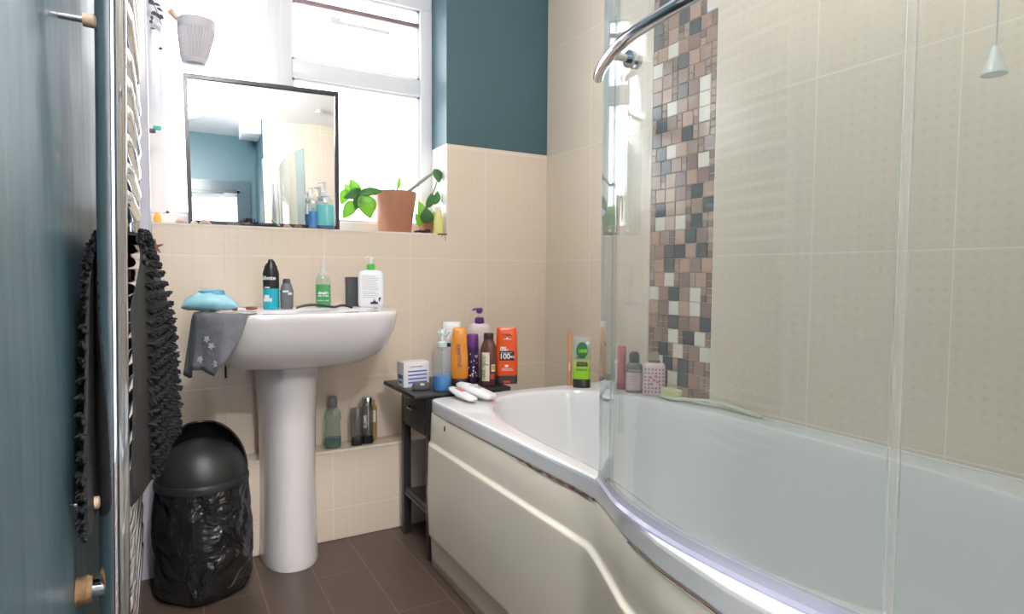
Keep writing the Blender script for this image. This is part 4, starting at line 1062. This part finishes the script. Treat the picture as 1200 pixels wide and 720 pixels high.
for (u_, v_, y_) in ((418, 230, .05), (423, 227, .03), (410, 232, .06), (466, 222, .07)):
    e = P2(u_, v_, y_); st.tube([cr-Vector((0, 0, .02)), (cr+e)/2+Vector((0, 0, .02)), e], .0022, 8)
st.build('stalk', 'stem', t)
a = P2(482, 222, .07); c_ = P2(506, 204, .06)
MB().tube([cr+Vector((.04, 0, -.01)), a, (a+c_)/2+Vector((0, 0, .002)), c_], .007, 10, radii=[.007, .0075, .007, .005]).build('thick_stem', 'stem', t)
for (u0, v0, u1, v1, w_, y0, mt) in ((509, 198, 515, 214, .017, .05, 'leaf_dark'), (506, 202, 519, 205, .014, .06, 'leaf'), (513, 208, 521, 206, .008, .05, 'leaf_dark')):
    leaf(t, P2(u0, v0, y0), P2(u1, v1, y0), w_, mt)
t = thing('small_potted_plant', 'dark leaved plant in a small pot squeezed behind the terracotta pot', 'plant', (0, 0, 0))
pc = (-.515, .118)
MB().prof([(SZ, .030, .030), (SZ+.07, .038, .038), (SZ+.08, .038, .038)], 28, c=pc).build('plant_pot', 'terracotta', t)
for (u0, v0, u1, v1, w_, y0, mt) in ((495, 258, 491, 236, .016, .09, 'leaf'), (498, 262, 500, 244, .024, .06, 'leaf_dark'), (500, 244, 507, 226, .014, .07, 'leaf_dark'), (509, 240, 513, 224, .013, .07, 'leaf_dark'), (506, 262, 509, 248, .012, .08, 'leaf'), (492, 266, 487, 250, .012, .10, 'leaf')):
    leaf(t, P2(u0, v0, y0), P2(u1, v1, y0), w_, mt)
MB().tube([P2(497, 246, .075), P2(504, 234, .07), P2(510, 220, .065), P2(513, 210, .06)], .003, 8).build('stalk', 'stem', t)
t = stand('yellow_bottle', 'pale yellow tapered bottle at the right end of the window sill', 'bottle', -.503, .030, SZ)
MB().prof([(0, .019, .015), (.003, .021, .017), (.05, .019, .015), (.085, .013, .011), (.092, .011, .010), (.108, .009, .009), (.112, .006, .006)], 28, 2.4).build('bottle_body', 'yellow', t)
MB().prof([(.092, .0125, .0115), (.106, .0125, .0115), (.110, .009, .009)], 20).build('bottle_cap', 'white_soft', t)
# black hair clip by the pot
p = P2(495, 270, .012)
t = thing('hair_clip', 'black hair clip lying on the sill between pot and yellow bottle', 'hair clip', (p.x, p.y, SZ))
MB().tube([(-.035, 0, .004), (-.01, 0, .007), (.012, 0, .005), (.034, 0, .009)], .005, 8, radii=[.003, .005, .0045, .0055]).build('clip_jaw', 'black', t)
MB().tube([(.004, .003, .006), (.022, .004, .013), (.036, .003, .011)], .0045, 8).build('clip_spring', 'black', t)
# black clutter in front of mirror
p = P2(292, 262, .015)
t = thing('claw_clip', 'black claw hair clip heaped in front of the mirror on the sill', 'hair clip', (p.x, p.y, SZ))
MB().prof([(0, .030, .010), (.008, .030, .010), (.013, .012, .008)], 20, 3).build('clip_base', 'black', t)
m = MB()
for i in range(7): m.tube([(-.024+.008*i, 0, .008), (-.026+.0085*i, -.006, .018+.006*(i % 2)), (-.022+.008*i, -.009, .010)], .0018, 6)
m.build('clip_teeth', 'black', t); MB().prof([(.010, .013, .009), (.026, .012, .008), (.028, .009, .006)], 16, 3, c=(0, .002)).build('clip_knob', 'black', t)
p = P2(314, 264, .014); t = thing('black_elastic', 'black hair elastic right of the claw clip on the sill', 'hair elastic', (p.x, p.y, SZ+.003))
MB().tube([(.026*math.cos(a_*.3491), .010*math.sin(a_*.3491), .0015*math.sin(a_)) for a_ in range(19)], .003, 8).build('elastic_loop', 'black', t)
p = P2(276, 261, .016); t = thing('grey_comb', 'small grey comb left of the claw clip on the sill', 'comb', (p.x, p.y, SZ))
MB().box(-.026, .02, -.004, .004, .001, .006, bev=.001).build('comb_back', 'greyplastic', t)
m = MB()
for i in range(10): m.box(-.024+.0044*i, -.0225+.0044*i, -.014, -.003, .001, .004)
m.build('comb_teeth', 'greyplastic', t, smooth=0)
p = P2(323, 265, .010); t = thing('tweezers', 'small green and silver tweezers propped on the sill below the mirror', 'tweezers', (p.x, p.y, SZ+.003))
MB().tube([(-.014, 0, .020), (.010, 0, .002)], .0028, 8).build('arm', pm('jade_metal', (96, 140, 120), .3), t); MB().tube([(-.010, .003, .021), (.014, .002, .003)], .0022, 8).build('arm', 'chrome', t)
def shell(name, label, u_, v_, y, s, mt, grp=None):
    p = P2(u_, v_, y); t = thing(name, label, 'shell', (p.x, p.y, SZ), random.uniform(-.3, .3), 'seashells on the window sill')
    m = MB(); L = []; s *= 1.35
    for i in range(13):
        k = i/12; r_ = s*math.sin(PI*(.04+.92*k))**.8*(1-.5*k)
        L.append([(-s*1.5+3*s*k, r_*math.cos(2*PI*j/20)*(1+.06*math.cos(j*PI)), r_*.9*math.sin(2*PI*j/20)+r_*.9*.98) for j in range(20)])
    m.loft(L, True, True, True); m.build('shell_whorl', mt, t, smooth=50)
    return t
shell('seashell', 'pinkish seashell at the far left of the window sill', 213, 262, .0158, .0095, 'shell')
shell('seashell', 'pale rounded seashell just right of the mirror left edge', 241, 263, .014, .0095, 'shell')
shell('seashell', 'flat white seashell between the two pink seashells', 228, 263, .012, .006, pm('white_shell', (238, 230, 222), .5))
shell('seashell', 'tan cone seashell left of the blue bottle on the sill', 337, 266, .014, .0075, 'shell2')
shell('seashell', 'brown speckled seashell nearest the blue bottle', 350, 266.5, .012, .0078, pm('brown_shell', (150, 112, 88), .5, noise=.3, nscale=90))
# orange item, aqua clip, starfish
p = P2(185, 262, .03); t = thing('bath_toy', 'soft orange object at the left end of the sill beside the boxing', 'bath toy', (p.x, p.y, SZ))
MB().prof([(0, .008, .008), (.010, .013, .011), (.024, .011, .010), (.034, .004, .004)], 20).build('toy_body', 'orangesoft', t)
p = P2(183, 152, .06); t = thing('aqua_clip', 'small aqua plastic clip fixed on the window edge above the sill', 'clip', (-1.495, .06, p.z))
MB().box(-.022, .001, -.004, .004, -.012, .002, bev=.002).build('clip_arm', 'darkgrey', t); MB().box(-.006, .018, -.008, .008, -.001, .012, bev=.003).build('clip_jaw', 'aqua', t)
# starfish on the tiles beside the boxing
p = P2(182, 289, -.004); t = thing('starfish', 'small red brown starfish fixed to the tiles beside the pipe boxing', 'starfish', (p.x+.0, -.0045, p.z))
m = MB()
for k in range(5):
    a_ = PI/2+k*2*PI/5; L = []
    for i in range(6):
        s = i/5; r_ = .0058*(1-s*.75); c = Vector((math.cos(a_)*.024*s, 0, math.sin(a_)*.024*s)); sd = Vector((-math.sin(a_), 0, math.cos(a_)))
        L.append([c+sd*r_*math.cos(2*PI*j/8)+Vector((0, r_*.6*math.sin(2*PI*j/8), 0)) for j in range(8)])
    m.loft(L, True, True, True)
m.build('star_body', 'starfish', t, smooth=60)
# rust drips below the sill corner
m = MB(); m.box(-.4865, -.4845, -.0012, .001, 1.098, 1.122).box(-.5005, -.4985, -.0012, .001, 1.110, 1.122).box(-.52, -.478, -.0028, -.001, 1.119, 1.1245)
struct(m.build('trim_7', pm('rust_stain', (92, 64, 56), .7), smooth=0))
# hanging ribbed planter
t = thing('hanging_planter', 'pale grey ribbed planter hanging in front of the window', 'planter', (0, 0, 0))
m = MB(); N = 72; L = []
hx, hy = -1.372, .055
def rib(z, r_, amp): return [(hx+(r_*(1+amp*(1 if j % 2 else -1)))*math.cos(2*PI*j/N)+.09*(z-1.73), hy+(r_*(1+amp*(1 if j % 2 else -1)))*math.sin(2*PI*j/N), z) for j in range(N)]
for z, r_, am in ((1.660, .030, 0), (1.663, .036, 0), (1.676, .039, 0), (1.679, .0395, .045), (1.77, .0555, .045), (1.774, .057, 0), (1.80, .0605, 0), (1.806, .059, 0), (1.80, .055, 0)): L.append(rib(z, r_, am))
m.loft(L, True, True, False); m.build('ribbed_pot', 'ribbedpot', t, smooth=30)
m = MB()
for k in range(3):
    a_ = k*2*PI/3+.5; m.tube([(hx+.006+.057*math.cos(a_), hy+.057*math.sin(a_), 1.80), (hx, hy, 2.05)], .0012, 6)
m.tube([(hx, hy, 2.05), (hx, hy, WZ1)], .0015, 6); m.build('hanging_cord', 'upvc', t)
p = P2(205, 20, .05); p2 = P2(199, 12, .05)
MB().tube([p+Vector((.02, 0, -.01)), p, p2], .010, 12, radii=[.006, .008, .011]).build('dried_stub', 'peach', t)
MB().prof([(1.790, .054, .054), (1.797, .054, .054)], 28, c=(hx+.006, hy)).build('soil', 'soil', t)
# trailing plant at window top left
t = thing('trailing_plant', 'sparse dark trailing sprig hanging at the top left of the window', 'plant', (0, 0, 0))
m = MB(); m.tube([P2(171, -25, .10), P2(178, 0, .10), P2(184, 14, .10), P2(190, 30, .10)], .0012, 6); m.build('stalk', 'dryleaf', t)
for (u_, v_, du, dv, w_) in ((174, 0, 7, 6, .008), (180, 4, 8, 3, .004), (184, 9, 7, 5, .004), (177, 15, 8, 2, .007), (183, 16, 6, 7, .006), (178, 18, 0, 6, .004), (187, 17, 5, 6, .005), (175, 24, 4, 3, .005), (176, 33, 6, 1, .0025), (186, 57, 5, 0, .004)):
    leaf(t, P2(u_, v_, .10), P2(u_+du, v_+dv, .10), w_, 'dryleaf', n=5)

# ================================================================== CEILING THINGS
p = at(1165, 88, 'x', -.51)
t = thing('light_pull', 'white cone pull on a cord hanging beside the shower wall', 'light pull', (p.x, p.y, p.z))
MB().prof([(0, .0150, .0150), (.001, .0155, .0155), (.010, .0125, .0125), (.022, .0075, .0075), (.034, .0045, .0045), (.038, .0025, .0025)], 32).build('cone', 'white', t)
MB().tube([(0, 0, .036), (.001, 0, .09), (.0035, 0, .12), (.001, 0, .16), (0, 0, .4), (0, 0, ZC-p.z-.022)], .0016, 8).build('cord', 'white_soft', t)
MB().prof([(ZC-p.z-.024, .028, .028), (ZC-p.z-.002, .032, .032)], 28).build('ceiling_switch', 'white', t)
# unseen glowing globes added as fill light for room and hall
def fill_globe(name, label, x, y, power, r=.11):
    t = thing(name, label, 'lamp', (x, y, ZC-.0005))
    MB().prof([(-.022, .055, .055), (-.004, .06, .06), (0, .06, .06)], 32).build('fill_base', 'white', t)
    MB().tube([(0, 0, -.02), (0, 0, -.05)], .02, 16).build('fill_neck', 'white', t)
    m, N, L = new_mat(name+'_glow'); N.remove(N['Principled BSDF']); e = N.new('ShaderNodeEmission')
    e.inputs[0].default_value = (1, .965, .93, 1); e.inputs[1].default_value = power/(PI*4*PI*r*r); L.new(e.outputs[0], N['Material Output'].inputs[0])
    MB().sphere((0, 0, -.045-r), r, n=32).build('glow_globe', m, t)
fill_globe('ceiling_fill', 'added unseen globe filling the bathroom with light from the ceiling', -1.34, -1.60, CEILING_FILL_POWER)  # added out of view to brighten bath panel, walls and ceiling
fill_globe('hall_fill', 'added unseen globe in the hall, fill light through the doorway', -1.2, -3.2, HALL_FILL_POWER)  # added out of view, sends fill light in from behind the camera
# extractor on the ceiling seen in the mirror
t = thing('extractor_fan', 'white boxed extractor high on the wall, seen only in the mirror', 'fan', (-.90, -2.25, ZC-.10))
MB().box(-.10, .034, -.08, .08, 0, .098, bev=.006).build('fan_housing', 'white', t)
